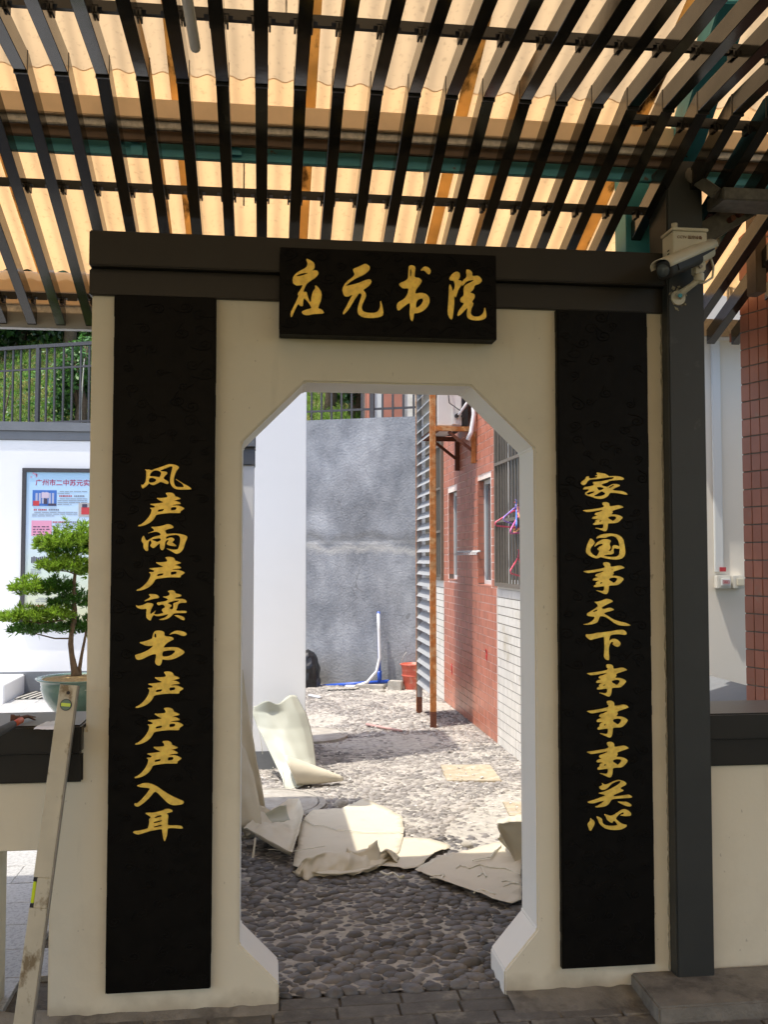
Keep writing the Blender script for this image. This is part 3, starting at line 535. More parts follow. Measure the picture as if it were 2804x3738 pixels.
# ---------- retaining wall and its railing, 22 degrees off
RA = math.radians(22); rd = Vector((c_(RA), -s_(RA), 0)); rn = Vector((s_(RA), c_(RA), 0)); R0 = Vector((0.9, 11.4, 0))
def rpix(x, y, off=0.0):   # point on the retaining wall plane seen at a pixel
    d = ray(x, y); o = Vector((0,0,H)); t = (R0 + rn*off - o).dot(rn) / d.dot(rn); return o + d*t
def rl(P): return (P - R0).dot(rd)
zrt = rpix(1320, 1527).z
rw = MB(); a0, a1 = R0 + rd*-8.5, R0 + rd*1.4
n = 60
for i in range(n+1):
    q = a0.lerp(a1, i/n); s = rl(q)
    for k, z in enumerate([-0.05, 0.5, 1.0, 1.5, 1.66, 1.70, 2.2, 2.7, zrt]):
        off = 0.010*noise.noise(Vector((s*1.3, z*1.3, 0))) + (0.006 if z > 1.68 else 0)
        rw.v.append(tuple(q + rn*off + Vector((0, 0, z + (0.008*noise.noise(Vector((s*3,1,1))) if k == 8 else 0) + (0.012*noise.noise(Vector((s*2,4,1))) if k in (4,5) else 0)))))
    rw.v.append(tuple(q + rn*0.28 + Vector((0,0,zrt))))
K = 10
rw.f += [(i*K+k, (i+1)*K+k, (i+1)*K+k+1, i*K+k+1) for i in range(n) for k in range(K-1)]
struct_ret = rw.build('retaining_wall', M['retain'], loc=tuple(R0))
tag(struct_ret, 'grey cracked concrete retaining wall closing the end of the passage', 'wall')
rail = thing('hill_railing', 'dark iron railing along the top of the concrete retaining wall', 'railing', tuple(R0 + rn*0.1 + Vector((0,0,zrt))))
Z0 = zrt; Z1 = rpix(160, 1265, 0.1).z
def rp(s, z): return R0 + rn*0.1 + rd*s + Vector((0,0,z))
MB().bar(rp(-8.3, Z1), rp(1.3, Z1), 0.05, 0.045).build('top_rail', M['railpaint'], rail)
for zz in (Z1-0.30, Z0+0.12): MB().bar(rp(-8.3, zz), rp(1.3, zz), 0.02, 0.025).build('cross_rail', M['railpaint'], rail)
sb = -8.3; k = 0
barme = MB().box(-0.011,0.011,-0.011,0.011,Z0-0.02-Z0,Z1-0.022-Z0).mesh('baluster'); barme.materials.append(M['railpaint'])
postme = MB().box(-0.025,0.025,-0.025,0.025,-0.02,Z1-0.023-Z0).mesh('post'); postme.materials.append(M['railpaint'])
s0 = rl(rpix(138, 1400, 0.1))
for k in range(-28, 46):
    s = s0 + k*0.128
    if s < -8.3 or s > 1.3: continue
    post = (k % 9 == 0)
    o = link('railing_post' if post else 'baluster', postme if post else barme, rail); o.location = Vector(rp(s, Z0)) - Vector(rail.location); o.rotation_euler.z = -RA + jit(0.02); o.rotation_euler.y = jit(0.006)

# ---------- hillside
hill = MB(); nx, ny = 60, 40
def hillz(s, t): return 2.75 + 0.02 + t*0.62 + 0.25*noise.noise(Vector((s*0.7, t*0.7, 3))) * min(1, t)
for j in range(ny+1):
    for i in range(nx+1):
        s, t = -16 + i*22/nx, 0.25 + (j/ny)**1.5*16
        P_ = R0 + rd*s + rn*t; hill.v.append((P_.x, P_.y, hillz(s, t)))
hill.f += [(j*(nx+1)+i, j*(nx+1)+i+1, (j+1)*(nx+1)+i+1, (j+1)*(nx+1)+i) for j in range(ny) for i in range(nx)]
struct(hill.build('hillside', M['earth'], smooth=True))
def blades(name, m, n, srange, trange, h, w_, seed, lean=0.5):
    r = random.Random(seed); b = MB()
    for _ in range(n):
        s, t = r.uniform(*srange), r.uniform(*trange)
        base = R0 + rd*s + rn*t; base.z = hillz(s, t) - 0.02
        a = r.uniform(0, 2*PI); hh = h*r.uniform(0.4, 1.3); side = Vector((c_(a), s_(a), 0))*w_
        tip = Vector((r.gauss(0, lean), r.gauss(-0.2, lean), 1)).normalized()*hh
        mid = base + tip*0.55 + Vector((0,0,0.1*hh))
        b.add([base-side, base+side, mid+side*0.8, mid-side*0.8, base+tip+Vector((0,0,-0.15*hh))], [(0,1,2,3),(3,2,4)])
    return stuff(b.build(name, m))
def foliage(mb_, c, rad, n, size, r, up=0.3, shell=0.35):
    for _ in range(n):
        v = Vector((r.gauss(0,1), r.gauss(0,1), r.gauss(0,1))).normalized() * (shell + (1-shell)*r.random())**0.6
        p = Vector(c) + Vector((v.x*rad[0], v.y*rad[1], v.z*rad[2])) * (0.85+0.3*noise.noise(v*2.3+Vector(c)))
        nrm = (v*0.7 + Vector((r.gauss(0,.5), r.gauss(0,.5), r.gauss(up,.5)))).normalized()
        a = nrm.orthogonal().normalized(); a.rotate(Matrix.Rotation(r.uniform(0,2*PI), 3, nrm)); b_ = nrm.cross(a)
        s = size*r.uniform(.6,1.3)
        mb_.add([p-a*s, p+b_*s*0.45, p+a*s, p-b_*s*0.45], [(0,1,2,3)])
def bush(name, label, cat, c, rad, n, size, m, seed, group=None, trunk=True):
    r = random.Random(seed); base = (c[0], c[1], c[2]-rad[2])
    t = thing(name, label, cat, base, group)
    f = MB()
    for k in range(9):
        cc = Vector(c) + Vector((r.uniform(-.6,.6)*rad[0], r.uniform(-.6,.6)*rad[1], r.uniform(-.5,.6)*rad[2]))
        foliage(f, cc, [q*0.5 for q in rad], n//9, size, r)
    f.build('crown', m, t)
    if trunk:
        tb = MB(); tb.tube([base, Vector(c)+Vector((0.05,0,-rad[2]*.3)), Vector(c)+Vector((-.1,0,rad[2]*.5))], [0.09*rad[2]+.02, .06*rad[2]+.015, .01], 7)
        for _ in range(5): tb.tube([Vector(c)+Vector((0,0,-rad[2]*.4)), Vector(c)+Vector((jit(.7)*rad[0], jit(.7)*rad[1], rad[2]*rng.uniform(-.1,.6)))], [0.03*rad[2]+.008, .006], 5)
        tb.build('trunk', M['bark'], t, smooth=True)
    return t
def hx(x, t, dz=0):
    s = rl(rpix(x, 1300, t)); return hp(s, t, dz)
def hp(s, t, dz=0): P_ = R0 + rd*s + rn*t; return (P_.x, P_.y, hillz(s, t)+dz)
blades('hill_grass', M['grass'], 34000, (-8.6, -3.6), (0.26, 5.0), 0.17, 0.008, 3, 0.8)
blades('hill_grass', M['grass'], 7000, (-1.6, rl(rpix(1312,1480,.5))), (0.26, 2.6), 0.18, 0.008, 4, 0.8)
clover = MB(); rr_ = random.Random(31)
for _ in range(9000):
    s_c, t_c = rr_.uniform(-8.6, -3.6), rr_.uniform(.26, 5); q_ = hp(s_c, t_c, rr_.uniform(.02,.16)); foliage(clover, q_, (.05,.05,.03), 1, .035, rr_, up=1.0)
stuff(clover.build('ground_cover_leaves', M['leafmid']))

bush('leafy_shrub', 'mid green leafy shrub against the railing beside the gate edge', 'shrub', hx(290, 0.75, 0.70), (0.42,0.4,0.95), 2400, 0.045, M['leafmid'], 5)
bush('shade_tree', 'dark evergreen tree hanging over the grassy slope at far left', 'tree', hx(70, 4.2, 0.85), (1.2,1.2,1.25), 7000, 0.075, M['leafdark'], 6)
bush('shade_tree', 'dark evergreen tree on the slope nearest the gate edge', 'tree', hx(250, 4.0, 0.95), (1.1,1.2,1.35), 6000, 0.07, M['leafdark'], 8)
bush('shade_tree', 'dark bushy tree above the right end of the retaining wall', 'tree', hx(1290, 0.75, 0.75), (0.16,0.3,0.9), 1400, 0.05, M['leafdark'], 9)
bush('leafy_shrub', 'bright green shrub behind the railing above the concrete wall', 'shrub', hx(1200, 1.3, 0.7), (0.55,0.4,0.95), 2600, 0.045, M['leafmid'], 10)
bush('shade_tree', 'large dark tree crown filling the top of the slope', 'tree', hx(160, 8.0, 2.2), (5.5,2.0,3.4), 9000, 0.16, M['leafdark'], 12)
# dry stalk leaning left and creeper stem right
o = MB().tube([hx(-5,0.35,0.0), hx(22,0.45,0.45), hx(42,0.5,0.8)], [.014,.012,.006], 6).build('dry_branch', M['bark'], loc=hx(-5,.35)); tag(o, 'dry brown branch leaning behind the railing at far left', 'branch')
o = MB().tube([hx(300,0.3,0.15), hx(298,0.3,0.6), hx(304,0.32,0.95), hx(308,.33,1.2)], [.009,.012,.008,.006], 6).build('dry_creeper', M['rubberstrip'], loc=hx(300,.3)); tag(o, 'pale dried creeper stem hanging on the railing next to the gate edge', 'creeper')

# ---------- pink and cream building beyond the railing
fb = thing('far_building', 'pink and cream tiled building seen through the railing above the concrete wall', 'building', tuple(R0 + rn*2.2 + rd*2))
def fpanel(name, m, xa, xb, off, z0=2.0, z1=7.5, th=0.06):
    A, B = rpix(xa, 1480, off), rpix(xb, 1480, off); A.z = B.z = 0
    return MB().add([A+V(0,0,z0), B+V(0,0,z0), B+rn*th+V(0,0,z0), A+rn*th+V(0,0,z0), A+V(0,0,z1), B+V(0,0,z1), B+rn*th+V(0,0,z1), A+rn*th+V(0,0,z1)],
        [(0,3,2,1),(4,5,6,7),(0,1,5,4),(1,2,6,5),(2,3,7,6),(3,0,4,7)]).build(name, m, fb)
fpanel('wall', M['creamtile'], 1318, 1560, .62, th=.5)
fpanel('column', M['redtile'], 1333, 1348, .5, th=0.08)
fpanel('window', M['upvc'], 1360, 1394, .58, th=0.03)
fpanel('brick_panel', M['redtile_dull'], 1398, 1470, .57, th=0.04)
for k in range(3): fpanel('window_bar', M['grille'], 1318+k*9, 1321+k*9, 1.0-.5, th=0.02)

# ---------- tiled building along the passage (wall on X = BX)
BX = 1.87
bl = thing('tiled_building', 'two tone building clad in small red and cream tiles along the passage', 'building', (BX+1.0, 7.5, 0))
def yz(x, y): p = atX(x, y, BX); return p.y, p.z
yR0, yR1 = yz(1817, 2300)[0], yz(1622.5, 2300)[0]     # red bay
TH, TW = 0.0695, 0.044
wA = (yz(1668, 1900)[0], yz(1637.5, 1900)[0], yz(1652, 2116)[1], yz(1660, 1792)[1])
wB = (yz(1791, 1900)[0], yz(1745, 1900)[0], yz(1770, 2136)[1], yz(1770, 1747)[1])
zg = yz(1850, 2143)[1]; zg2 = yz(1606, 2117)[1]
gA = (5.75, yR0-0.02, zg, 3.3)                                        # large grille, near
gB = (yR1+0.02, 11.0, zg2, 3.3)                                      # grille, far
holes = [wA, wB, gA, gB]
ZT = 4.4
def rects(y0, y1, z0, z1, hs):
    ys = sorted({y0, y1, *[h[0] for h in hs], *[h[1] for h in hs]}); zs = sorted({z0, z1, *[h[2] for h in hs], *[min(h[3], z1) for h in hs]})
    return [(a, b, c, d) for a, b in zip(ys, ys[1:]) for c, d in zip(zs, zs[1:]) if not any(h[0] <= (a+b)/2 <= h[1] and h[2] <= (c+d)/2 <= h[3] for h in hs) and a >= y0 and b <= y1]
mb = MB()
for a, b, c, d in rects(yR0, yR1, -0.03, ZT, holes): mb.box(BX+0.003, BX+0.22, a, b, c, d)
mb.build('wall', M['grout'], bl)
for ya_, yb_ in ((5.12, yR0-.0005), (yR1+.0005, 11.6)):
    mb = MB()
    for a, b, c, d in rects(ya_, yb_, -0.03, ZT, holes): mb.box(BX+0.003, BX+0.22, a, b, c, d)
    mb.build('wall', M['grout_grey'], bl)
mb = MB().box(BX+0.2215, BX+3.0, 5.13, 11.6, -0.03, ZT-0.01); mb.build('inner_wall', M['innerwall'], bl)
tiles = []
def free(y, z): return not any(h[0]-TW*.5 < y < h[1]+TW*.5 and h[2]-TH*.5 < z < h[3]+TH*.5 for h in holes)
z = 0.0
iz = 0
while z < 3.75:
    y = 5.14
    while y < 11.3:
        yc, zc_ = y+TW/2, z+TH/2
        if free(yc, zc_) and y > 6.3:
            red = yR0 <= yc <= yR1
            tiles.append((yc, zc_, red))
        y += TW
    z += TH
def tilebox(mb_, yc, zc_, r):
    e = 0.0030; d = 0.003 + r.uniform(0, .0012)
    return mb_.box(BX-d, BX+0.0035, yc-TW/2+e*1.15, yc+TW/2-e*1.15, zc_-TH/2+e*1.4, zc_+TH/2-e*1.4)
vis = sorted([t for t in tiles if t[1] < 0.35*t[0]+0.3 and t[1] < 2.9 and t[0] < 8.6 and t[0] > 6.9], key=lambda t: t[0]+0.6*abs(t[1]-1.0))[:290]
vs_ = set(vis); r = random.Random(4)
tm = MB().box(-0.0038, 0.0035, -TW/2+.0034, TW/2-.0034, -TH/2+.0042, TH/2-.0042)
me_r, me_c = tm.mesh('tile'), tm.mesh('tile'); me_r.materials.append(M['redtile']); me_c.materials.append(M['creamtile'])
for yc, zc_, red in vis:
    o = link('tile', me_r if red else me_c, bl); o.location = V(BX+r.uniform(-.0006,.0006), yc, zc_) - bl.location; o.rotation_euler = (0, r.gauss(0,.004), r.gauss(0,.006))
fr, fc = MB(), MB()
for t in tiles:
    if t not in vs_: tilebox(fr if t[2] else fc, t[0], t[1], r)
stuff(fr.build('red_tile_field', M['redtile'], bl)); stuff(fc.build('cream_tile_field', M['creamtile'], bl))
# window recesses: jamb, sill, frame, pane, jamb tiles
for (y0, y1, z0, z1) in (wA, wB):
    rb = MB(); rb.box(BX+0.004, BX+0.16, y1-0.0005, y1+0.02, z0, z1).box(BX+0.004, BX+0.16, y0-0.02, y0+0.0005, z0, z1).box(BX+0.004, BX+.16, y0, y1, z1-0.0005, z1+0.02)
    rb.build('window_jamb', M['grout_grey'], bl)
    zz = z1 - TH/2
    while zz > z0+TH*0.4:
        MB().box(BX+0.000, BX+0.053, y1-0.006, y1+0.002, zz-TH/2+.002, zz+TH/2-.002).build('jamb_tile', M['redtile_dull'], bl)
        zz -= TH
    MB().box(BX-0.004, BX+0.15, y0, y1, z0-0.012, z0+0.004).build('window_sill', M['redtile_dull'], bl)
    fr_ = thing_ = MB()
    fw = 0.035
    fr_.box(BX+.055, BX+.09, y0+.001, y0+fw, z0+.005, z1-.001).box(BX+.055, BX+.09, y1-fw, y1-.007, z0+.005, z1-.001).box(BX+.055, BX+.09, y0+fw, y1-fw, z0+.005, z0+.005+fw).box(BX+.055, BX+.09, y0+fw, y1-fw, z1-fw, z1-.001)
    wf = fr_.build('window', M['upvc'], bl)
    MB().box(BX+.07, BX+.075, y0+fw, y1-fw, z0+fw+.005, z1-fw).build('pane', M['glass'], wf)
# grilles
for (y0, y1, z0, z1), lab in ((gA, None), (gB, None)):
    g = MB().box(BX-.03, BX+.0, y0, y0+.03, z0, z1).box(BX-.03, BX+.0, y1-.03, y1, z0, z1).box(BX-.03, BX, y0+.03, y1-.03, z0, z0+.03).build('window_grille', M['grille'], bl)
    bm_ = MB().box(-.006,.006,-.007,.007,0,z1-z0-.03).mesh('bar'); bm_.materials.append(M['grille'])
    y = y0+.095
    while y < y1-.05:
        o = link('bar', bm_, g); o.location = V(BX-.014, y, z0+.03) - bl.location; y += 0.088
    z = z0+.52
    while z < z1:
        MB().box(BX-.033, BX-.021, y0+.03, y1-.03, z-.012, z+.012).build('cross_bar', M['grille'], g); z += .46
    wf = MB().box(BX+.08, BX+.12, y0, y0+.05, z0, z1).box(BX+.08, BX+.12, y1-.05, y1, z0, z1).box(BX+.08, BX+.12, (y0+y1)/2-.025, (y0+y1)/2+.025, z0, z1).box(BX+.08,BX+.119,y0+.05,y1-.05,z0,z0+.05).build('window', M['upvc'], bl)
    MB().box(BX+.1, BX+.105, y0+.05, y1-.05, z0+.05, z1).build('pane', M['glass'], wf)
    MB().box(BX-.002, BX+.08, y0, y1, z0-.02, z0-.001).build('window_sill', M['creamtile'], bl)
for (x, y) in ((1778, 2388), (1651, 2443)):
    p = atX(x, y, BX); mb = MB()
    for k in range(5): mb.obox((BX-.0055, p.y+jit(.012), p.z+jit(.035)), (.001,0,0), (0,rng.uniform(.01,.022),0.004), (0,0.004,rng.uniform(.012,.026)))
    o = mb.build('red_sticker', mat('faded_red_paper', (0.65,0.03,0.04), .6), loc=(BX-.005,p.y,p.z)); tag(o, 'torn red paper sticker on red tiles, %s' % ('the larger one nearer the doorway' if x > 1700 else 'the smaller one further down the passage'), 'sticker', 'red stickers on the tiles')
# end face of the building, to the right of the gate
ef = thing('side_building_wall', 'cream painted end wall with plastic trunking seen between post and tiled pillar', 'wall', (2.5, 5.05, 0))
EY = 5.08
MB().box(BX-.0, 4.4, EY, EY+.04, -.03, 4.2).build('wall', M['innerwall'], ef)
MB().box(BX+.3, 4.4, EY-.16, EY-.001, 2.78, 3.0).build('downstand_beam', M['innerwall'], ef)
e = lambda x, y, o_=0: atY(x, y, EY-o_)
MB().box(e(2597,1500).x, e(2627,1500).x, EY-.02, EY-.001, e(2620,2088).z, 2.75).build('trunking', M['upvc'], ef, bevel=.003)
def switchbox(x0, x1, lab, red):
    t = thing('wall_switch', lab, 'switch', (e(x0,2120).x, EY-.02, e(x0,2140).z))
    a, b_ = e(x0, 2100), e(x1, 2147)
    MB().box(a.x, b_.x, EY-.045, EY-.001, b_.z, a.z).build('cover', M['switch'], t, bevel=.004)
    MB().box(a.x+.018, b_.x-.010, EY-.056, EY-.0455, b_.z+.016, a.z-.018).build('rocker', M['upvc'] if red else M['cctv'], t, bevel=.002)
    if red:
        fr_ = MB(); cx_, cz_, hw, hh = (a.x+.018+b_.x-.010)/2, (a.z+b_.z)/2, .017, .008
        for (x0_,x1_,z0_,z1_) in ((-hw,hw,hh,hh+.002),(-hw,hw,-hh-.002,-hh),(-hw-.002,-hw,-hh,hh),(hw,hw+.002,-hh,hh)): fr_.box(cx_+x0_,cx_+x1_,EY-.0572,EY-.0563,cz_+z0_,cz_+z1_)
        for k in range(4): fr_.box(cx_-.012+k*.0065, cx_-.012+k*.0065+.004, EY-.0572, EY-.0563, cz_-.005, cz_+.004+.001*(k%2))
        fr_.build('printed_label', M['redprint'], t)
switchbox(2606, 2657, 'white wall switch with a red printed label under the trunking', True)
switchbox(2664, 2706, 'plain beige wall switch beside the labelled one', False)
a = e(2621, 2078); tg = MB().box(a.x, a.x+.036, EY-.024, EY-.0205, a.z-.012, a.z+.012).build('paper_tag', M['redprint'], ef)

# ---------- tiled pillar at the right edge
pc = atY(2716, 2000, 3.95); pdv = -(ray(-326, 2035)); pdv.z = 0; pdv.normalize(); pnv = Vector((-pdv.y, pdv.x, 0))
if pnv.dot(Vector((1,1,0))) < 0: pnv = -pnv
pl_ = thing('tiled_pillar', 'pillar clad in weathered red tiles at the right edge', 'pillar', (pc.x, pc.y, 0))
def pbox(mb_, u0, u1, v0, v1, z0, z1):
    c0 = Vector((pc.x, pc.y, 0))
    q = [c0 + pdv*u + pnv*v for u, v in ((u0,v0),(u1,v0),(u1,v1),(u0,v1))]
    return mb_.add([p+V(0,0,z0) for p in q]+[p+V(0,0,z1) for p in q], [(0,3,2,1),(4,5,6,7),(0,1,5,4),(1,2,6,5),(2,3,7,6),(3,0,4,7)])
pbox(MB(), 0.002, 0.75, 0.003, 0.75, -.03, 3.6).build('core', M['grout_grey'], pl_)
TWP, THP = 0.0505, 0.0765
for k in range(40):
    for i in range(6):
        u0 = 0.0 + i*TWP; z0 = 0.8 + k*THP
        if z0+THP > 3.5: continue
        pbox(MB(), u0+.0016, u0+TWP-.0016, -0.0015-rng.uniform(0,.0012), .004, z0+.003, z0+THP-.003).build('tile', M['redtile_dull'], pl_, bevel=.0008, seg=1)
# low grey coped wall running back beside the pillar
sw = thing('side_parapet', 'low grey coped parapet running back behind the right low wall', 'low wall', (2.2, 4.4, 0))
A = atZ(2560, 2470, .86); 
MB().box(1.98, 2.20, GB+.06, 5.03, -.03, .70).build('wall', M['capyard'], sw)
mb = MB(); mb.v += [(2.0,GB+.06,.72),(2.0,5.04,.72),(2.33,5.04,.72),(2.33,GB+.06,.72),(2.05,GB+.06,.80),(2.05,5.04,.80),(2.33,5.04,.88),(2.33,GB+.06,.88)]
mb.f += [(0,1,2,3),(4,7,6,5),(0,4,5,1),(1,5,6,2),(2,6,7,3),(3,7,4,0)]
mb.build('coping', M['capyard'], sw, bevel=.003)
# ================================================================== ROOF AND SLATTED CEILING
rf = thing('roof', 'amber translucent corrugated roof on tan and teal steel beams', 'roof', (0, 3.4, 3.0))
ROFF = 0.36
def roofz(Y): return slopez(Y) + ROFF
YE = atSlope(150, 990, ROFF).y
def corr(name, m, x0, x1, y0, y1, dz, ny):
    b = MB(); pitch = 0.076; nx = int((x1-x0)/pitch*8)
    for j in range(ny+1):
        Y = y0 + (y1-y0)*j/ny
        for i in range(nx+1):
            x = x0 + (x1-x0)*i/nx
            b.v.append((x, Y, roofz(Y) + dz + 0.0065*s_(2*PI*x/pitch)))
    b.f += [(j*(nx+1)+i, j*(nx+1)+i+1, (j+1)*(nx+1)+i+1, (j+1)*(nx+1)+i) for j in range(ny) for i in range(nx)]
    return b.build(name, m, rf, smooth=True)
YS = atSlope(950, 290, ROFF).y
RX0, RX1 = -5.2, 4.6
corr('lower_roof_sheet', M['frp'], RX0, RX1, YS, YE, 0.0, 4)
YR = 0.6
corr('upper_roof_sheet', M['frp_dull'], RX0, RX1, YR, YS+0.004, 0.003, 4)
b = MB(); zr = roofz(YR)
b.add([(RX0,YR,zr),(RX1,YR,zr),(RX1,-8.5,zr-1.9),(RX0,-8.5,zr-1.9)], [(0,1,2,3)]); b.build('rear_roof_sheet', M['frp_dull'], rf)
# sheet seams with rust stained battens over them
for k, (xa, ya) in enumerate([(1147, 60), (1770, 60), (2420, 250), (30, 600), (620,60)]):
    p = atSlope(xa, ya, ROFF-0.02)
    MB().bar((p.x, YR+.1, roofz(YR+.1)-.022), (p.x, YE-.02, roofz(YE-.02)-.022), 0.045, 0.006).build('stained_seam', SEAM, rf)
def xbeam(name, m, Y, ytop, ybot, xref=400, depth=0.05, x0=RX0, x1=RX1, parent=None):
    zt, zb = atY(xref, ytop, Y).z, atY(xref, ybot, Y).z
    return MB().box(x0, x1, Y, Y+depth, zb, zt).build(name, m, parent or rf, bevel=.003)
xbeam('purlin', M['purlin'], 3.28, 352, 424, depth=.02)
xbeam('galvanised_channel', M['galv'], 3.30, 425, 462, depth=.02)
xbeam('brown_channel', M['purlinbrown'], 3.33, 462, 508, depth=.02)
xbeam('teal_beam', M['teal'], 3.37, 507, 566, depth=.02)
for xq in (500, 860, 1700):
    p = atY(xq, 560, 3.365); MB().box(p.x-.02, p.x+.02, 3.355, 3.369, p.z-.01, p.z+.085).build('bracket_plate', M['teal'], rf)
for xq in (1148, 1190, 1258): p = atY(xq, 482, 3.325); MB().cyl((p.x,3.30,p.z),(p.x,3.332,p.z),.009,8).build('bolt', M['rustdark'], rf)
# eave members
pe = atSlope(150, 1034, ROFF-.05)
xbeam('eave_board', M['purlin'], YE+.005, 992, 1066, 150, depth=.03, x1=1.5)
xbeam('eave_strip', M['purlin'], YE+.02, 1082, 1112, 150, depth=.03, x1=1.5)
xbeam('eave_gutter', M['galv'], YE+.03, 1113, 1186, 150, depth=.10, x1=1.5)
# teal rafters, right
A, B_ = atY(2395, 905, 3.75), atY(2680, 20, 2.75)
MB().bar((A.x, A.y, A.z+.05), (B_.x, B_.y, B_.z+.05), .10, .12).build('teal_rafter', M['teal'], rf, bevel=.004)
tp = atY(2385, 860, 3.55)
MB().box(tp.x-.13, tp.x+.07, 3.50, 3.62, 0.0, 3.05).build('teal_column', M['teal'], rf, bevel=.004)
gj = atY(2700, 790, 3.2)
MB().box(gj.x-.09, gj.x+.75, 3.14, 3.27, gj.z+.035, gj.z+.08).build('galvanised_beam', M['galvdark'], rf, bevel=.004)
MB().bar((gj.x-.09, 3.17, gj.z+.06), (gj.x-.16, 3.26, gj.z+.17), .06, .04).build('galvanised_knee', M['galvdark'], rf, bevel=.004)
A, B_ = atY(2560, 860, 3.35), atY(2790, 720, 3.30)
g = MB().bar(A, B_, .03, .08).build('gusset', M['galvdark'], rf, bevel=.003)
for q in (0.42, 0.56, 0.68, .8):
    p = A.lerp(B_, q) + V(0,-.03,-.01); MB().cyl((p.x,p.y-.014,p.z),(p.x,p.y+.02,p.z),.011,8).build('bolt', M['rustdark'], rf)
A, B_ = atY(2560, 1205, 4.3), atY(2704, 1215, 4.3)
MB().box(A.x-.3, B_.x+.5, 4.3, 4.38, A.z-.03, A.z+.055).build('galvanised_purlin', M['galv'], rf, bevel=.003)
for xq in (2660, 2672): p = atY(xq, 1150, 4.25); MB().cyl((p.x,4.25,A.z+.05),(p.x,4.25,A.z+.75),.007,8).build('hanger_rod', M['galv'], rf)
pb = atY(2700, 1225, 4.2); MB().box(pb.x-.04, pb.x+.07, 4.0, 4.22, pb.z-.03, pb.z+.01).build('angle_bracket', M['rustdark'], rf)
vt = atY(2735, 1030, 3.72); MB().box(vt.x-.022, vt.x+.022, 3.62, 3.70, vt.z-.07, vt.z+.75).build('dark_drop_post', M['purlinbrown'], rf, bevel=.003)
# right of the ceiling: inner wall above the tiled pillar closes the view
for xq, y0_, y1_ in ((1045, -30, 50), (890, 595, 752), (1550, 640, 770)):
    p0 = atSlope(xq, y1_, .075); MB().cyl(p0, (p0.x, p0.y, roofz(p0.y)), .0035, 6).build('hanger_wire', M['galv'], rf)

def bat_mesh():
    w2, h = 0.0195, 0.066
    Yn, Yf = -1.2, YF
    bz = BZ
    m = MB()
    P3 = []
    for (Y, z) in ((Yn, bz), (BY, bz), (Yf, slopez(Yf))):
        nz_ = (0, 0, 1)
        P3.append([(-w2, Y, z), (w2, Y, z), (w2, Y + (0.0 if Y < BY else 0.02 if Y == BY else 0.0), z+h), (-w2, Y + (0.0 if Y < BY else 0.02 if Y == BY else 0.0), z+h)])
    for q in P3: m.v += q
    for s in range(2):
        o = s*4
        m.f += [(o+0, o+1, o+5, o+4)[::-1], (o+1, o+2, o+6, o+5)[::-1], (o+2, o+3, o+7, o+6)[::-1], (o+3, o+0, o+4, o+7)[::-1]]
    m.f += [(0,1,2,3), (8,11,10,9)]
    m.v = [(x, y-BY, z-bz) for x, y, z in m.v]
    return m
YF = atSlope(100, 1186).y
me = bat_mesh().mesh('batten', bevel=0.0016, seg=1); me.materials.append(M['batten'])
cm = MB().obox((0,0,.03), (.0205,0,0), (0,.004,0), (0,0,.036)).mesh('mitre_seam'); cm.materials.append(M['carrier'])
xb0 = atY(931 + 24, 308, BY).x
NB = 0; PB = 0.12 * 144.7 / (0.12*3500/ (BY*c_(PSI)+0.0*s_(PSI)))   # spacing from the measured pixel pitch
PB = (atY(1359, 333, BY).x - atY(57, 263, BY).x) / 9
bx = xb0
names = []
ks = range(-int((xb0+1.55)/PB)-2, int((2.6-xb0)/PB)+1)
ORD = ['', 'second', 'third', 'fourth', 'fifth', 'sixth', 'seventh', 'eighth', 'ninth', 'tenth', 'eleventh', 'twelfth', 'thirteenth', 'fourteenth', 'fifteenth', 'sixteenth', 'seventeenth', 'eighteenth', 'nineteenth']
def slat_label(i, n):
    side, j = ('left', i) if i < n/2 else ('right', n-1-i)
    return 'dark cranked metal ceiling slat, %s%s of the whole row' % ((ORD[j] + ' from the ') if j else 'outermost on the ', side + ' end' if j else side)
for i, k in enumerate(ks):
    x = xb0 + k*PB
    o = link('ceiling_batten', me, None, (x, BY, BZ)); WL[o.name] = V(x, BY, BZ)
    o.rotation_euler.z = rng.gauss(0, .0008)
    q = link('mitre_seam', cm, o)
    tag(o, slat_label(i, len(ks)), 'slat', 'ceiling slats under the roof')
def carrier(Y, z, x0, x1, lab):
    t = thing('slat_carrier', lab, 'rail', ((x0+x1)/2, Y, z), 'black carrier rails above the slats')
    MB().box(x0, x1, Y-.018, Y+.018, z, z+.020).build('rail', M['carrier'], t)
    cb = MB()
    for k in ks:
        x = xb0+k*PB
        if not (x0 < x < x1): continue
        for sg in (-1, 1):
            xx = x + sg*.024
            cb.box(xx-.003, xx+.003, Y-.02, Y+.02, z-.020, z+.001).box(xx-.010*(sg > 0)-.002, xx+.010*(sg < 0)+.002, Y-.02, Y-.016, z-.024, z-.016)
            cb.box(xx-.006, xx+.006, Y-.021, Y-.0185, z+.004, z+.010)
        cb.box(x+.04, x+PB-.04, Y-.0195, Y-.0185, z-.012, z+.001)
    stuff(cb.build('clips', M['carrier'], t)); return t
p = atSlope(930, 717, .068); carrier(p.y, slopez(p.y)+.068, -2.2, 1.52, 'black notched carrier rail crossing the slats just above the gate coping')
d_ = ray(930, 78); t_ = (BZ+.068-H)/d_.z; yc_ = d_.y*t_; carrier(yc_, BZ+.068, -2.2, 3.0, 'black notched carrier rail crossing the level slats near the top of the view')
p = atSlope(150, 1090, .068); carrier(p.y, slopez(p.y)+.068, -2.4, 1.5, 'black notched carrier rail nearest the eave, left of the gate')
p = atY(2500, 580, 3.0); carrier(3.05, slopez(3.05)+.068, p.x-.2, p.x+1.0, 'short black carrier rail above the security camera')
fz = slopez(YF)
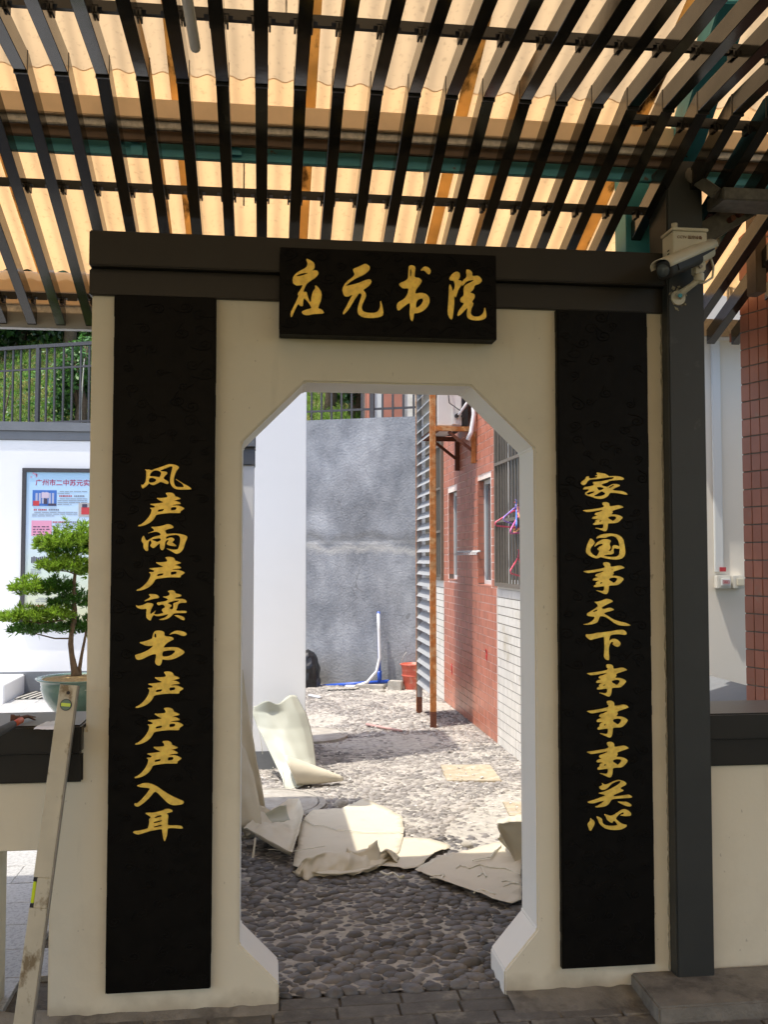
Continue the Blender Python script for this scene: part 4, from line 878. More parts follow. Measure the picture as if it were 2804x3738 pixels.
o = MB().box(-3.2, 1.5, YF, YF+.045, fz-.012, fz+.055).build('eave_fascia', M['fasciagrey'], loc=(0,YF,fz), bevel=.003)
tag(o, 'grey metal fascia closing the lower ends of the ceiling slats', 'fascia')
ft = thing('lamp_tube', 'unlit glass tube lamp hanging among the slats near the top left', 'lamp tube', tuple(atY(712, 172, 2.3)))
A = atY(712, 168, 2.3); B_ = A + V(-.015, -.6, .03)
MB().cyl(A, B_, .013, 14).build('tube', M['switch'], ft, smooth=True)
MB().cyl(A+V(0,.0,0), A+V(0,.012,0), .0125, 12).build('end_cap', M['galv'], ft)

# ================================================================== SIGN AND COUPLET BOARDS
def curls(x0, x1, z0, z1, Y, n, seed, r0=0.016):
    """carved cloud scrolls as shallow raised ridges"""
    r = random.Random(seed); m = MB(); pts = []
    tries = 0
    while len(pts) < n and tries < 4000:
        tries += 1
        c = (r.uniform(x0+.02, x1-.02), r.uniform(z0+.02, z1-.02))
        if all((c[0]-q[0])**2 + (c[1]-q[1])**2 > (r0*2.1)**2 for q in pts): pts.append(c)
    for (cx_, cz_) in pts:
        R_ = r0*r.uniform(.75, 1.3); a0 = r.uniform(0, 2*PI); sg = r.choice((-1, 1)); ln = []
        for k in range(15):
            th = a0 + sg*k*0.62; rr = R_*(0.12 + 0.88*k/14); ln.append((cx_+rr*c_(th), Y, cz_+rr*s_(th)*.7))
        th = a0 + sg*15*0.62; dx = -s_(th)*sg; dz = c_(th)*sg
        for k in range(1, 7): ln.append((ln[-1][0]+dx*R_*.42, Y, ln[-1][2]+dz*R_*.25+R_*.10*s_(k*1.1)*sg))
        ln = [(min(max(x, x0+.006), x1-.006), y, min(max(z, z0+.006), z1-.006)) for x, y, z in ln]
        m.tube(ln, [.001]+[.0021]*(len(ln)-2)+[.0006], 5, flat=1.0)
    return m
def board(name, label, cat, x0, x1, z0, z1, thick, ncurl, seed, r0, group=None):
    t = thing(name, label, cat, ((x0+x1)/2, GY, z0), group)
    bm = bmesh.new(); nx, nz = 4, max(4, int((z1-z0)/0.05)); Yf = GY-thick
    m = MB().box(x0, x1, Yf, GY-.001, z0, z1)
    # uneven hand-cut edge
    o = m.build('panel', M['lacquer'], t, bevel=.003)
    e_ = MB()
    for (xe, s1) in ((x0, -1), (x1, 1)):
        zz = z0
        while zz < z1:
            h = rng.uniform(.03, .09); e_.obox((xe+s1*(-.0005), GY-thick/2, min(zz+h/2, z1-h/2)), (.0012+jit(.0008),0,0), (0,thick/2-.002,0), (0,0,h/2)); zz += h
    stuff(e_.build('rough_edge', M['lacquer'], t, bevel=.0008, seg=1))
    if ncurl: curls(x0, x1, z0, z1, Yf, ncurl, seed, r0).build('carving', M['lacquer'], t, smooth=True)['kind'] = 'stuff'
    return t, Yf
T1 = 0.028
def bx_(xa, ya, th): return atY(xa, ya, GY-th)
q0, q1 = bx_(419.6, 1083, T1), bx_(759.4, 3609, T1)
tb_, Yf = board('couplet_board', 'tall black carved board left of the doorway with gold characters ending in the ear character', 'couplet board', q0.x-.001, bx_(789, 1093, T1).x, q1.z+.001, 2.382, T1, 120, 21, .022, 'couplet boards')
def boxpx(s, o, *q): return tuple(q)
TH_ = 0.0022
yb = Yf - .0012
glyph('wind', yb, tb_); glyph('sound', yb, tb_)
glyph('rain', yb, tb_); glyph('sound', yb, tb_, (499, 675.5, 2033, 2156)); glyph('read', yb, tb_); glyph('book', yb, tb_)
glyph('sound', yb, tb_, (495, 670, 2451, 2583)); glyph('sound', yb, tb_, (494, 670, 2583, 2717)); glyph('sound', yb, tb_, (492, 663, 2704, 2839))
glyph('enter', yb, tb_); glyph('ear', yb, tb_)
q0, q1 = bx_(2030, 1140, T1), bx_(2053, 3537, T1)
tb2, Yf = board('couplet_board', 'tall black carved board right of the doorway with gold characters ending in the heart character', 'couplet board', q0.x+.004, bx_(2378, 2400, T1).x, q1.z, 2.380, T1, 120, 22, .022, 'couplet boards')
yb = Yf - .0012
glyph('home', yb, tb2); glyph('matter', yb, tb2); glyph('country', yb, tb2); glyph('matter', yb, tb2, (2130, 2280, 2052, 2169))
glyph('heaven', yb, tb2); glyph('below', yb, tb2)
glyph('matter', yb, tb2, (2143, 2289, 2424, 2542)); glyph('matter', yb, tb2, (2143, 2295, 2557, 2692)); glyph('matter', yb, tb2, (2143, 2295, 2707, 2837))
glyph('close', yb, tb2); glyph('heart', yb, tb2)
T2 = 0.075
sx0, sx1 = bx_(1021.5, 1060, T2).x, bx_(1812, 1080, T2).x
sz0, sz1 = bx_(1400, 1229, T2).z, bx_(1400, 917, T2).z
sg_, Yf = board('name_sign', 'horizontal black carved sign with four large gold characters over the doorway', 'sign', sx0, sx1, sz0, sz1, T2, 110, 23, .022)
yb = Yf - .0012
for k_ in ('respond', 'origin', 'book2', 'court'): glyph(k_, yb, sg_)

# ================================================================== SECURITY CAMERA AND BOX
jb = thing('junction_box', 'small cream junction box lettered for monitoring equipment behind the security camera', 'junction box', tuple(atY(2500, 930, 3.2)))
JY = 3.16
a, b_ = atY(2456, 843, JY), atY(2583, 930, JY)
jw = b_.x - a.x
MB().box(a.x, b_.x, JY, JY+.09, b_.z-.02, a.z).build('box', M['cctv'], jb, bevel=.003)
MB().box(a.x-.004, b_.x+.004, JY-.004, JY+.095, a.z+.001, a.z+.012).build('lid', M['cctv'], jb, bevel=.002)
lx = atY(2462, 800, JY+.04); MB().cyl((lx.x, JY+.04, a.z+.012), (lx.x, JY+.04, a.z+.04), .011, 14).build('conduit_stub', M['cctv'], jb, smooth=True)
for zq in (0.058, 0.070): MB().box(a.x-.0012, a.x+.001, JY+.03, JY+.045, a.z-zq-.004, a.z-zq).build('vent_slot', M['black'], jb)
def textmesh(body, size, m, parent, origin, name='lettering', ext=0.0006, plane='Y', bold=0.0):
    cu = bpy.data.curves.new('t', 'FONT'); cu.body = body; cu.size = size; cu.extrude = ext; cu.offset = bold; cu.resolution_u = 2
    t = bpy.data.objects.new('t', cu); C.objects.link(t); bpy.context.view_layer.update()
    me = bpy.data.meshes.new_from_object(t); bpy.data.objects.remove(t)
    L = worldloc(parent)
    for v in me.vertices: v.co = (origin[0]+v.co.x-L.x, origin[1]-v.co.z-L.y, origin[2]+v.co.y-L.z)
    me.name = name; me.materials.clear(); me.materials.append(m)
    return link(name, me, parent)
p = atY(2472, 870, JY-.0008); textmesh('CCTV 监控设备', .0135, M['rustdark'], jb, (p.x, JY-.0008, p.z))
cc = thing('security_camera', 'cream bullet security camera with black face at the top of the post', 'camera', tuple(atY(2470, 1095, 3.235)))
def loftbody(name, m, pts, secs, n=24, ex=3.0, smooth=True, rot=0.0, half=None):
    """pts: axis points, secs: (half width, half height)"""
    b = MB(); up = V(0,0,1); rings = []
    for i, q in enumerate(pts):
        t = (pts[min(i+1, len(pts)-1)] - pts[max(i-1, 0)]).normalized(); r_ = t.cross(up).normalized(); u = r_.cross(t)
        for k in range(n):
            th = 2*PI*k/n; c, s = c_(th), s_(th)
            px_ = math.copysign(abs(c)**(2/ex), c)*secs[i][0]; pz = math.copysign(abs(s)**(2/ex), s)*secs[i][1]
            b.v.append(tuple(q + r_*px_ + u*pz))
    for i in range(len(pts)-1):
        for k in range(n): b.f.append((i*n+k, i*n+(k+1) % n, (i+1)*n+(k+1) % n, (i+1)*n+k))
    b.f += [tuple(range(n))[::-1], tuple((len(pts)-1)*n+k for k in range(n))]
    return b.build(name, m, cc, smooth=smooth)
tail, nose = atY(2583, 915, 3.20), atY(2436, 982, 3.06)
ax = (nose - tail)
loftbody('body', M['cctv'], [tail-ax*.02, tail, tail+ax*.35, tail+ax*.78, tail+ax*.80], [(.020,.020),(.029,.029),(.032,.033),(.031,.031),(.026,.026)])
loftbody('face', M['black'], [tail+ax*.30, tail+ax*.34, tail+ax*1.06, tail+ax*1.08], [(.029,.029),(.0325,.0335),(.032,.032),(.026,.026)])
rt = ax.normalized().cross(V(0,0,1)).normalized(); upc = rt.cross(ax.normalized())
lens = tail + ax*1.08
MB().cyl(lens, lens+ax.normalized()*.006, .022, 20).build('lens', M['glass'], cc, smooth=True)
b = MB(); nh = 14
for i in range(9):
    f_ = i/8; q = tail + ax*(-.04 + 1.17*f_) + upc*(.008 + .004*f_)
    for k in range(nh+1):
        th = -0.15 + (PI+.3)*k/nh
        wv = .036; hv = .024
        b.v.append(tuple(q + rt*wv*c_(th) + upc*(hv*abs(s_(th))**.7*(1 if s_(th) > 0 else -1) + (.002))))
b.f += [(i*(nh+1)+k, i*(nh+1)+k+1, (i+1)*(nh+1)+k+1, (i+1)*(nh+1)+k) for i in range(8) for k in range(nh)]
hood = b.build('hood', M['cctv'], cc, smooth=True); md = hood.modifiers.new('s', 'SOLIDIFY'); md.thickness = .003
for sgn in (-1, 1):
    A = tail + ax*.05 + rt*sgn*.0345 + upc*.010; B_ = tail + ax*.95 + rt*sgn*.0345 - upc*.004
    MB().bar(A, B_, .003, .024, up=upc).build('black_stripe', M['black'], cc)
bp_ = atY(2550, 985, 3.17); ball = atY(2552, 1012, 3.18); foot = atY(2476, 1088, 3.238)
MB().obox(bp_+V(0,0,.004), (.020,0,.006), (0,.018,0), (0,0,.018)).build('swivel_block', M['cctv'], cc, bevel=.004)
MB().cyl(bp_+V(-.002,-.02,.004), bp_+V(-.002,-.025,.004), .0065, 12).build('swivel_screw', M['alu_edge'], cc)
MB().cyl(ball+V(0,0,.012), ball+V(0,0,-.016), .018, 20).build('ball_collar', M['cctv'], cc, smooth=False, bevel=.002)
MB().tube([ball+V(0,0,-.008), ball.lerp(foot, .35)+V(0,0,-.004), ball.lerp(foot, .7)+V(0,0,.004), foot+V(0,0,.004)], [.013, .012, .014, .018], 14, flat=.8).build('arm', M['cctv'], cc, smooth=True)
MB().tube([foot+V(0,-.004,0), foot+V(0,.006,0)], [.026,.028], 18).build('wall_plate', M['cctv'], cc)
MB().cyl(foot+V(-.002,-.024,.002), foot+V(-.002,-.018,.002), .0075, 12).build('screw_cover', M['teal'], cc)
MB().tube([tail+V(.01,0,-.02), tail+V(.022,0,-.06), tail+V(.012,-.01,-.10), ball+V(.02,0,-.02), ball+V(0,0,-.02)], .0042, 8).build('cable', M['cctv'], cc, smooth=True)
fl = MB()
for k in range(26):
    a_ = rng.uniform(0, 2*PI); q = foot + V(c_(a_)*rng.uniform(.018,.036), 0, s_(a_)*rng.uniform(.018,.045)); fl.obox((q.x, 3.2388, q.z), (rng.uniform(.003,.008),0,jit(.003)), (0,.0006,0), (jit(.003),0,rng.uniform(.003,.008)))
fl.build('old_paint_patch', M['filler'], cc)

# ================================================================== SPIRIT LEVEL, HAMMER, FILM
lv = thing('spirit_level', 'long dirty aluminium spirit level with yellow vials leaning on the left low wall', 'spirit level', tuple(atZ(90, 3738+40, 0)))
top = atY(253, 2500, 3.215); bot = atY(76, 3800, 3.10)
t = (top - bot); Lh = t.length; t.normalize()
sd = t.cross(V(0,-1,0)).normalized()
if sd.x < 0: sd = -sd
fn = sd.cross(t).normalized()
if fn.y > 0: fn = -fn
W2, D2 = .0275, .011
def lvbox(mb_, s0, s1, u0, u1, d0, d1):
    P8 = []
    for dd in (d0, d1):
        for (ss, uu) in ((s0,u0),(s0,u1),(s1,u1),(s1,u0)): P8.append(bot + t*ss + sd*uu + fn*dd)
    return mb_.add(P8, [(0,1,2,3),(4,7,6,5),(0,4,5,1),(1,5,6,2),(2,6,7,3),(3,7,4,0)])
sv = Lh*0.405
b = MB(); lvbox(b, 0, sv-.045, -W2, W2, -D2, D2); lvbox(b, sv-.045, sv+.045, -W2+.012, W2, -D2, D2); lvbox(b, sv+.045, Lh, -W2, W2, -D2, D2)
b.build('beam', M['aluminium'], lv, bevel=.0015, seg=1)
b = MB(); lvbox(b, 0, Lh, W2+.0004, W2+.004, -D2-.001, D2+.001); b.build('edge_rail', M['alu_edge'], lv, bevel=.0008, seg=1)
b = MB(); lvbox(b, sv-.032, sv+.032, -W2+.001, -W2+.0115, -D2*.8, D2*.8); b.build('vial', M['vial'], lv, bevel=.002)
for q_ in (sv-.044, sv+.033): b = MB(); lvbox(b, q_, q_+.011, -W2+.001, -W2+.012, -D2-.0005, D2+.0005); b.build('vial_holder', M['black'], lv)
ce = bot + t*(Lh-.062) + fn*(D2+.0005)
MB().cyl(ce - fn*.0005, ce + fn*.0012, .0185, 28).build('vial_ring', M['black'], lv)
MB().cyl(ce + fn*.0013, ce + fn*.0022, .0165, 28).build('vial_window', M['vialglass'], lv)
MB().obox(ce + fn*.0032, sd*.0145, fn*.0012, t*.0052).build('vial', M['vial'], lv, bevel=.001)
ce2 = bot + t*(Lh-.024) + sd*.002 + fn*(D2+.0005); MB().cyl(ce2 - fn*.0005, ce2 + fn*.0008, .0055, 16).build('hanging_hole', M['black'], lv)
# hammer lies on the coping of the left low wall
hm = thing('claw_hammer', 'claw hammer with rusty head and orange and grey handle on the left coping', 'hammer', tuple(atY(60, 2640, 3.3)))
ZC = ZL
def cz(x, y, z=0): return atZ(x, y, ZC+z)
h0, h1 = cz(38, 2622, .018), cz(80, 2610, .018)
hc = cz(72, 2622, .016)
MB().tube([h0, h0.lerp(hc,.42), h0.lerp(hc,.46), h0.lerp(hc, .8), hc], [.0135,.0135,.0095,.0095,.012], 14).build('head', M['hammerhead'], hm, smooth=False, bevel=.001)
for k, dz in enumerate((-.006, .006)):
    A = hc; B_ = cz(100, 2616, .016); C_ = cz(129, 2622 + dz*900, .006)
    MB().tube([A, B_+V(0,dz*.6,.002), C_], [.010,.0075,.003], 8, flat=.7).build('claw', M['hammerhead'], hm, smooth=True)
n0, n1, n2 = cz(78, 2628, .014), cz(46, 2645, .013), cz(-60, 2700, .013)
MB().tube([n0, n1], [.0095,.0095], 12, flat=1.1).build('handle_neck', M['orange'], hm, smooth=True)
MB().tube([n1+V(.001,0,0), n1.lerp(n2,.5), n2], [.0125,.0135,.013], 14, flat=1.1).build('handle_grip', M['greyrubber'], hm, smooth=True)
b = MB(); nn = 10
Aq = [cz(165, 2636, .003), cz(203, 2632, .003), cz(205, 2656, .003), cz(122, 2656, .003)]
for j in range(nn+1):
    for i in range(nn+1):
        u, v = i/nn, j/nn; p = (Aq[0].lerp(Aq[1], u)).lerp(Aq[3].lerp(Aq[2], u), v); p.z += .005*abs(noise.noise(p*60)) + (-.006*max(0, v-.85)/.15)
        b.v.append(tuple(p))
b.f += [(j*(nn+1)+i, j*(nn+1)+i+1, (j+1)*(nn+1)+i+1, (j+1)*(nn+1)+i) for j in range(nn) for i in range(nn)]
o = b.build('plastic_film', M['whitepipe'], smooth=True, loc=tuple(Aq[0])); tag(o, 'scrap of thin white plastic film on the left coping behind the spirit level', 'film')

# ================================================================== BONSAI
BYY = 4.72
bz = lambda x, y: atY(x, y, BYY)
pc_ = bz(283, 2470); pb0 = bz(283, 2614)
bon = thing('potted_bonsai', 'needle leaved bonsai with layered pads in a green glazed pot behind the low wall', 'potted bonsai', (pc_.x, BYY, pb0.z))
R_ = (bz(430, 2470).x - bz(127, 2470).x)/2; hh = pc_.z - pb0.z
prof = [(R_*.45, 0), (R_*.50, hh*.02), (R_*.52, hh*.12), (R_*.66, hh*.28), (R_*.80, hh*.5), (R_*.87, hh*.74), (R_*.86, hh*.80), (R_*.875, hh*.84), (R_*.87, hh*.90), (R_*.97, hh*.955), (R_, hh*.985), (R_*.99, hh*1.0), (R_*.86, hh*.985), (R_*.82, hh*.9)]
MB().lathe(prof, (pc_.x, BYY, pb0.z), 48).build('pot', M['celadon'], bon, smooth=True)
sp = MB().lathe([(0.001, hh*1.03), (R_*.3, hh*1.02), (R_*.6, hh*.985), (R_*.86, hh*.955)], (pc_.x, BYY, pb0.z), 40)
sp.v = [(x, y, z + .004*noise.noise(Vector((x*90, y*90, 0)))) for x, y, z in sp.v]
sp.build('soil', M['soil'], bon, smooth=True)
o = MB().box(pc_.x-.115, pc_.x+.2, BYY-.16, BYY+.16, -.02, pb0.z-.001).build('stone_stand', M['granite'], loc=(pc_.x,BYY,0), bevel=.004)
tag(o, 'stone stand holding the bonsai pot behind the gate pier', 'stand')
tr = MB()
def P3(x, y, dy=0): return atY(x, y, BYY+dy)
tr.tube([P3(278,2475), P3(272,2445), P3(262,2390,.01), P3(258,2350), P3(261,2310,-.01), P3(270,2265), P3(273,2225,.01), P3(267,2180), P3(270,2140), P3(274,2092), P3(284,2010), P3(290,1950)], [.025,.017,.0125,.013,.0105,.0125,.0115,.0085,.009,.0075,.0055,.0025], 10)
tr.tube([P3(290,2475,.01), P3(290,2440,.01), P3(298,2390,.012), P3(312,2320,.02), P3(322,2240,.02)], [.013,.0095,.0075,.006,.003], 9)
for pth, r0 in (([P3(272,2225), P3(230,2262,-.02), P3(150,2275,-.03), P3(70,2262,-.03)], .005), ([P3(268,2136), P3(235,2140,.02), P3(190,2160,.01), P3(110,2165,0)], .004),
    ([P3(274,2095), P3(245,2085,-.02), P3(200,2082,-.02), P3(160,2075,-.02)], .0035), ([P3(280,2030), P3(240,2020,0), P3(180,2010,0)], .003), ([P3(270,2160), P3(300,2185,.03), P3(330,2200,.05)], .004), ([P3(262,2330), P3(200,2330,.02), P3(120,2310,.02)], .004)):
    tr.tube(pth, [r0, r0*.9, r0*.7, r0*.4], 7)
for k in range(5): a_ = k*1.3; tr.tube([P3(280,2468)+V(0,0,.004), P3(280,2472)+V(.03*c_(a_), .03*s_(a_), -.004)], [.008,.002], 6)
tr.build('trunk', M['bark'], bon, smooth=True)
def pad(cx_, cy_, rx, ry, n, m, seed, dy=0.0):
    r = random.Random(seed); b = MB(); c = P3(cx_, cy_, dy); k = BYY/3500*1.01; n = int(n*1.05)
    RX, RZ, RY = rx*k, ry*k*1.2, rx*k*0.62
    for _ in range(n):
        a_ = r.uniform(0, 2*PI); q = math.sqrt(r.random())
        p = c + V(RX*q*c_(a_), RY*q*s_(a_), RZ*((1-q*q)*r.uniform(-.55, 1.0) + r.uniform(-.25,.15)))
        ang = V(c_(a_)*q*.9 + r.gauss(0,.35), s_(a_)*q*.9 + r.gauss(0,.35), 0.75 + r.gauss(0,.25)).normalized()
        for _2 in range(r.randint(9, 14)):
            d = (ang + V(r.gauss(0,.55), r.gauss(0,.55), r.gauss(0,.45))).normalized(); L_ = r.uniform(.018, .040)
            s2 = d.orthogonal().normalized(); s2.rotate(Matrix.Rotation(r.uniform(0, 2*PI), 3, d)); s2 *= .0028
            mid = p + d*L_*.5 + V(0,0,.0015)
            b.add([p, mid-s2, p+d*L_, mid+s2], [(0,1,2,3)])
    b.build('foliage_pad', m, bon)
pad(262, 1985, 118, 62, 330, M['needle'], 1); pad(315, 1975, 60, 55, 110, M['needle'], 2, .03)
pad(232, 2066, 92, 38, 230, M['needle'], 3, -.02); pad(325, 2090, 40, 26, 60, M['needle'], 4, .02)
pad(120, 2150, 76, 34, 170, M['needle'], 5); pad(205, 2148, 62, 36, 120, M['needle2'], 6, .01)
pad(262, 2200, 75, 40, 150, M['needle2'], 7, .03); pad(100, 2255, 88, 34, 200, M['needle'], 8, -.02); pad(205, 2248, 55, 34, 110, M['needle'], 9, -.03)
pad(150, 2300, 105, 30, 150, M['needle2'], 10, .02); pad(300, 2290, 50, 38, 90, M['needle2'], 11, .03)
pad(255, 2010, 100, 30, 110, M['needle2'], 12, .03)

# ================================================================== POSTER
po = thing('framed_poster', 'dark framed pale blue school poster on the white yard wall', 'poster', tuple(atY(200, 2290, PW-.03)))
a, b_ = atY(84, 1709, PW), atY(84, 2290, PW); x1 = a.x + 1.55
fwd_ = .04
z1, z0, x0 = a.z, atY(72, 2289, PW).z, a.x
MB().box(x0, x1, PW-.035, PW-.002, z1-.045, z1).box(x0, x1, PW-.035, PW-.002, z0, z0+.045).box(x0, x0+.045, PW-.035, PW-.002, z0+.045, z1-.045).box(x1-.045, x1, PW-.035, PW-.002, z0+.045, z1-.045).build('frame', M['capyard'] if False else M['railpaint'], po, bevel=.003)
def postermat():
    m = bpy.data.materials.new('poster_print'); m.use_nodes = True; nt = m.node_tree; N, L = nt.nodes, nt.links
    g = N.new('ShaderNodeNewGeometry'); sp_ = N.new('ShaderNodeSeparateXYZ'); L.new(g.outputs['Position'], sp_.inputs[0])
    mr = N.new('ShaderNodeMapRange'); mr.inputs[1].default_value = z0; mr.inputs[2].default_value = z1; L.new(sp_.outputs[2], mr.inputs[0])
    cr = N.new('ShaderNodeValToRGB'); e_ = cr.color_ramp.elements; e_[0].color = (.62,.60,.36,1); e_[1].color = (.42,.66,.86,1); e_[1].position = .97
    k1 = e_.new(.34); k1.color = (.62,.72,.62,1); k2 = e_.new(.6); k2.color = (.60,.72,.86,1)
    L.new(mr.outputs[0], cr.inputs[0]); L.new(cr.outputs[0], N['Principled BSDF'].inputs['Base Color']); N['Principled BSDF'].inputs['Roughness'].default_value = .4; return m
MB().box(x0+.044, x1-.044, PW-.02, PW-.004, z0+.044, z1-.044).build('printed_sheet', postermat(), po)
PY = PW-.0212
def pq(x, y): p = atY(x, y, PY); return p.x, p.z
tx, tz = pq(129, 1770); textmesh('广州市二中苏元实验学校', .0745, mat('poster_red', (.40,.03,.10), .6), po, (tx, PY, tz), 'heading', bold=.0008)
def rect(name, m, xa, ya, xb, yb, d=0.0): p, q = pq(xa, ya), pq(xb, yb); return MB().box(p[0], q[0], PY-.0012-d, PY-d, q[1], p[1]).build(name, m, po)
skym = mat('photo_sky', (.05,.16,.50), .5); lav = mat('photo_lavender', (.42,.45,.60), .5); pinkm = mat('poster_pink', (.75,.33,.48), .5); dkm = mat('photo_dark', (.06,.05,.09), .5); redm = mat('photo_red', (.55,.05,.06), .5)
rect('photo', skym, 119, 1789, 206, 1847)
for k in range(6): rect('photo_building', lav, 130+k*12, 1800-(k in (2,3))*4, 137+k*12, 1838, .0013)
rect('photo_building', mat('photo_pale', (.6,.5,.6), .5), 152, 1798, 178, 1818, .0026); rect('photo_red_area', redm, 121, 1828, 143, 1846, .0026); rect('photo_dark_area', dkm, 160, 1820, 172, 1840, .0039); rect('photo_ground', dkm, 176, 1838, 205, 1846, .0026)
rect('photo', pinkm, 115, 1900, 188, 1956); 
for k in range(4):
    xx = 121
    while xx < 178: L_ = rng.uniform(5, 14); rect('caption_line', dkm, xx, 1921+k*9.5, xx+L_, 1924.5+k*9.5, .0013); xx += L_+rng.uniform(3, 6)
rect('photo', mat('photo_grey', (.45,.43,.42), .5), 287, 1836, 330, 1886); rect('photo_red_area', redm, 297, 1852, 330, 1878, .0013); rect('photo_dark_area', dkm, 300, 1840, 318, 1852, .0026)
for k in range(12):
    if k != 6: rect('photo_figure', dkm, 114+k*7.5, 2030+rng.uniform(0,5), 119+k*7.5, 2055)
tl = M['print_grey']
def para(x0_, x1_, y0_, n, m=tl, h=2.0, step=6.6):
    for k in range(n):
        xx = x0_+(8 if k == 0 else 0); xe = x1_ if k < n-1 else x0_+(x1_-x0_)*rng.uniform(.3,.8)
        while xx < xe: L_ = min(rng.uniform(10, 30), xe-xx); rect('text_line', m, xx, y0_+k*step, xx+L_, y0_+k*step+h); xx += L_+rng.uniform(1.5, 4)
para(210, 318, 1793, 2); para(210, 318, 1820, 4); para(117, 282, 1869, 3); para(192, 318, 1912, 3); para(115, 180, 1966, 4); para(112, 150, 2070, 5); para(130, 250, 2182, 3)
hm_ = mat('poster_heading_red', (.45,.08,.10), .6)
for (xx, yy, L_) in ((216, 1808, 18), (232, 1808, 34), (271, 1808, 40), (123, 1858, 10), (140, 1858, 32), (178, 1858, 38), (192, 1903, 16), (213, 1903, 34), (253, 1903, 40), (113, 2208, 12), (132, 2208, 30)):
    q = 0
    while q < L_-2: rect('heading_line', hm_ if L_ < 35 else tl, xx+q, yy, xx+q+4.6, yy+5.5); q += 6.4
for k in range(7): xx, yy = 121+rng.uniform(-10,12), 1730+rng.uniform(-6,10); rect('blossom', pinkm, xx, yy, xx+5, yy+5)
# planter edge and grating in the yard
p0, p1 = atZ(0, 2570, .0), atZ(52, 2505, .28)
a = atZ(30, 2555, 0)
o = MB().box(-4.6, a.x+.02, a.y-.25, a.y+1.6, -.02, .20).build('planter_step', M['plaster_yard'], loc=(-4,a.y,0), bevel=.01); tag(o, 'low white plastered planter edge at the far left of the yard', 'planter')
gr = thing('drain_grate', 'dark drain grating below the poster wall', 'drain grate', tuple(atZ(100, 2545, 0)))
ga, gb_ = atZ(55, 2553, .004), atZ(330, 2532, .004)
MB().box(ga.x, gb_.x+.6, ga.y, gb_.y+.35, .003, .006).build('pit', M['black'], gr)
k = ga.x
while k < gb_.x+.5: MB().bar((k, ga.y, .012), (k+.10, gb_.y+.2, .012), .03, .008).build('grate_bar', M['galv'], gr); k += .075
# ================================================================== PASSAGE: COVERS, PEBBLES
def disc(name, label, c, r, h=0.026, m='manhole'):
    t = thing(name, label, 'manhole cover', (c.x, c.y, 0))
    MB().lathe([(r*1.13, -.01), (r*1.13, h*.8), (r*1.02, h), (r*1.0, h*.2)], (c.x, c.y, 0), 48).build('rim', M[m], t)
    MB().lathe([(r*.985, .0), (r*.985, h*.9), (r*.9, h*1.05), (0.001, h*1.05)], (c.x, c.y, 0), 48).build('cover', M[m], t)
    return t
m1c = V(.36, 8.15, 0); m2c = V(.0, 5.92, 0)
disc('manhole_cover', 'round concrete manhole cover beside the leaning vinyl sheet', m1c, .30); disc('manhole_cover', 'round concrete manhole cover half hidden by the left vinyl sheets', m2c, .33)
def plate(label, q, m):
    pts = [atZ(x, y, .012) for x, y in q]; b = MB(); nn = 20; o = []
    for i in range(4):
        for k in range(nn): p = pts[i].lerp(pts[(i+1)%4], k/nn); o.append((p.x+.006*noise.noise(p*25), p.y+.008*noise.noise(p*31), .012))
    n = len(o); b.add(o + [(x, y, -.01) for x, y, z in o], [tuple(range(n))[::-1]] + [(i, (i+1)%n, (i+1)%n+n, i+n) for i in range(n)])
    t = b.build('cover_plate', m, loc=tuple(pts[0])); tag(t, label, 'cover plate'); 
    bm = bmesh.new(); bm.from_mesh(t.data); bmesh.ops.recalc_face_normals(bm, faces=bm.faces[:]); bm.to_mesh(t.data); bm.free()
    return [ (p.x, p.y) for p in pts]
pl1 = plate('square ochre concrete cover plate set in the pebbles, with a broken centre', [(1632,2848),(1832,2848),(1788,2790),(1608,2790)], M['yellowplate'])
pl2 = plate('ochre cover plate at the right edge of the doorway view', [(1862,2975),(1960,2975),(1945,2925),(1836,2925)], M['yellowplate'])
def inpoly(x, y, P_):
    c = False
    for i in range(len(P_)):
        (x1_, y1_), (x2_, y2_) = P_[i], P_[i-1]
        if (y1_ > y) != (y2_ > y) and x < (x2_-x1_)*(y-y1_)/(y2_-y1_)+x1_: c = not c
    return c
def pebmesh(seed, nu=10, nv=5):
    r = random.Random(seed); b = MB(); off = Vector((seed*3.1, 0, 0))
    for j in range(nv+1):
        ph = -0.35 + (PI/2+.35)*j/nv
        for i in range(nu):
            th = 2*PI*i/nu; v = V(c_(th)*c_(ph), s_(th)*c_(ph), s_(ph)); k = 1+.16*noise.noise(v*1.1+off)
            b.v.append((v.x*k, v.y*k, v.z*k))
            if j == nv: break
    for j in range(nv-1):
        for i in range(nu): b.f.append((j*nu+i, j*nu+(i+1)%nu, (j+1)*nu+(i+1)%nu, (j+1)*nu+i))
    T = len(b.v)-1
    for i in range(nu): b.f.append(((nv-1)*nu+i, (nv-1)*nu+(i+1)%nu, T))
    return b
pms = []
for s in range(7):
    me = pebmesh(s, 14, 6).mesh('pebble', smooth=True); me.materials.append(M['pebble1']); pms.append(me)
fm = [pebmesh(s+20, 9, 3) for s in range(6)]
r = random.Random(11); peb = []
cell = {}
def okp(x, y, a):
    gx, gy = int(x//.08), int(y//.08)
    for ix in (gx-1, gx, gx+1):
        for iy in (gy-1, gy, gy+1):
            for (px_, py_, pa, pr) in cell.get((ix, iy), ()):
                dx, dy = x-px_, y-py_
                # elliptical spacing: stones lie mostly crosswise
                if (dx/1.45)**2 + (dy/0.92)**2 < ((a+pa)*(.60 if y < 4.9 else .55))**2*1.0: return False
    return True
tries = 0
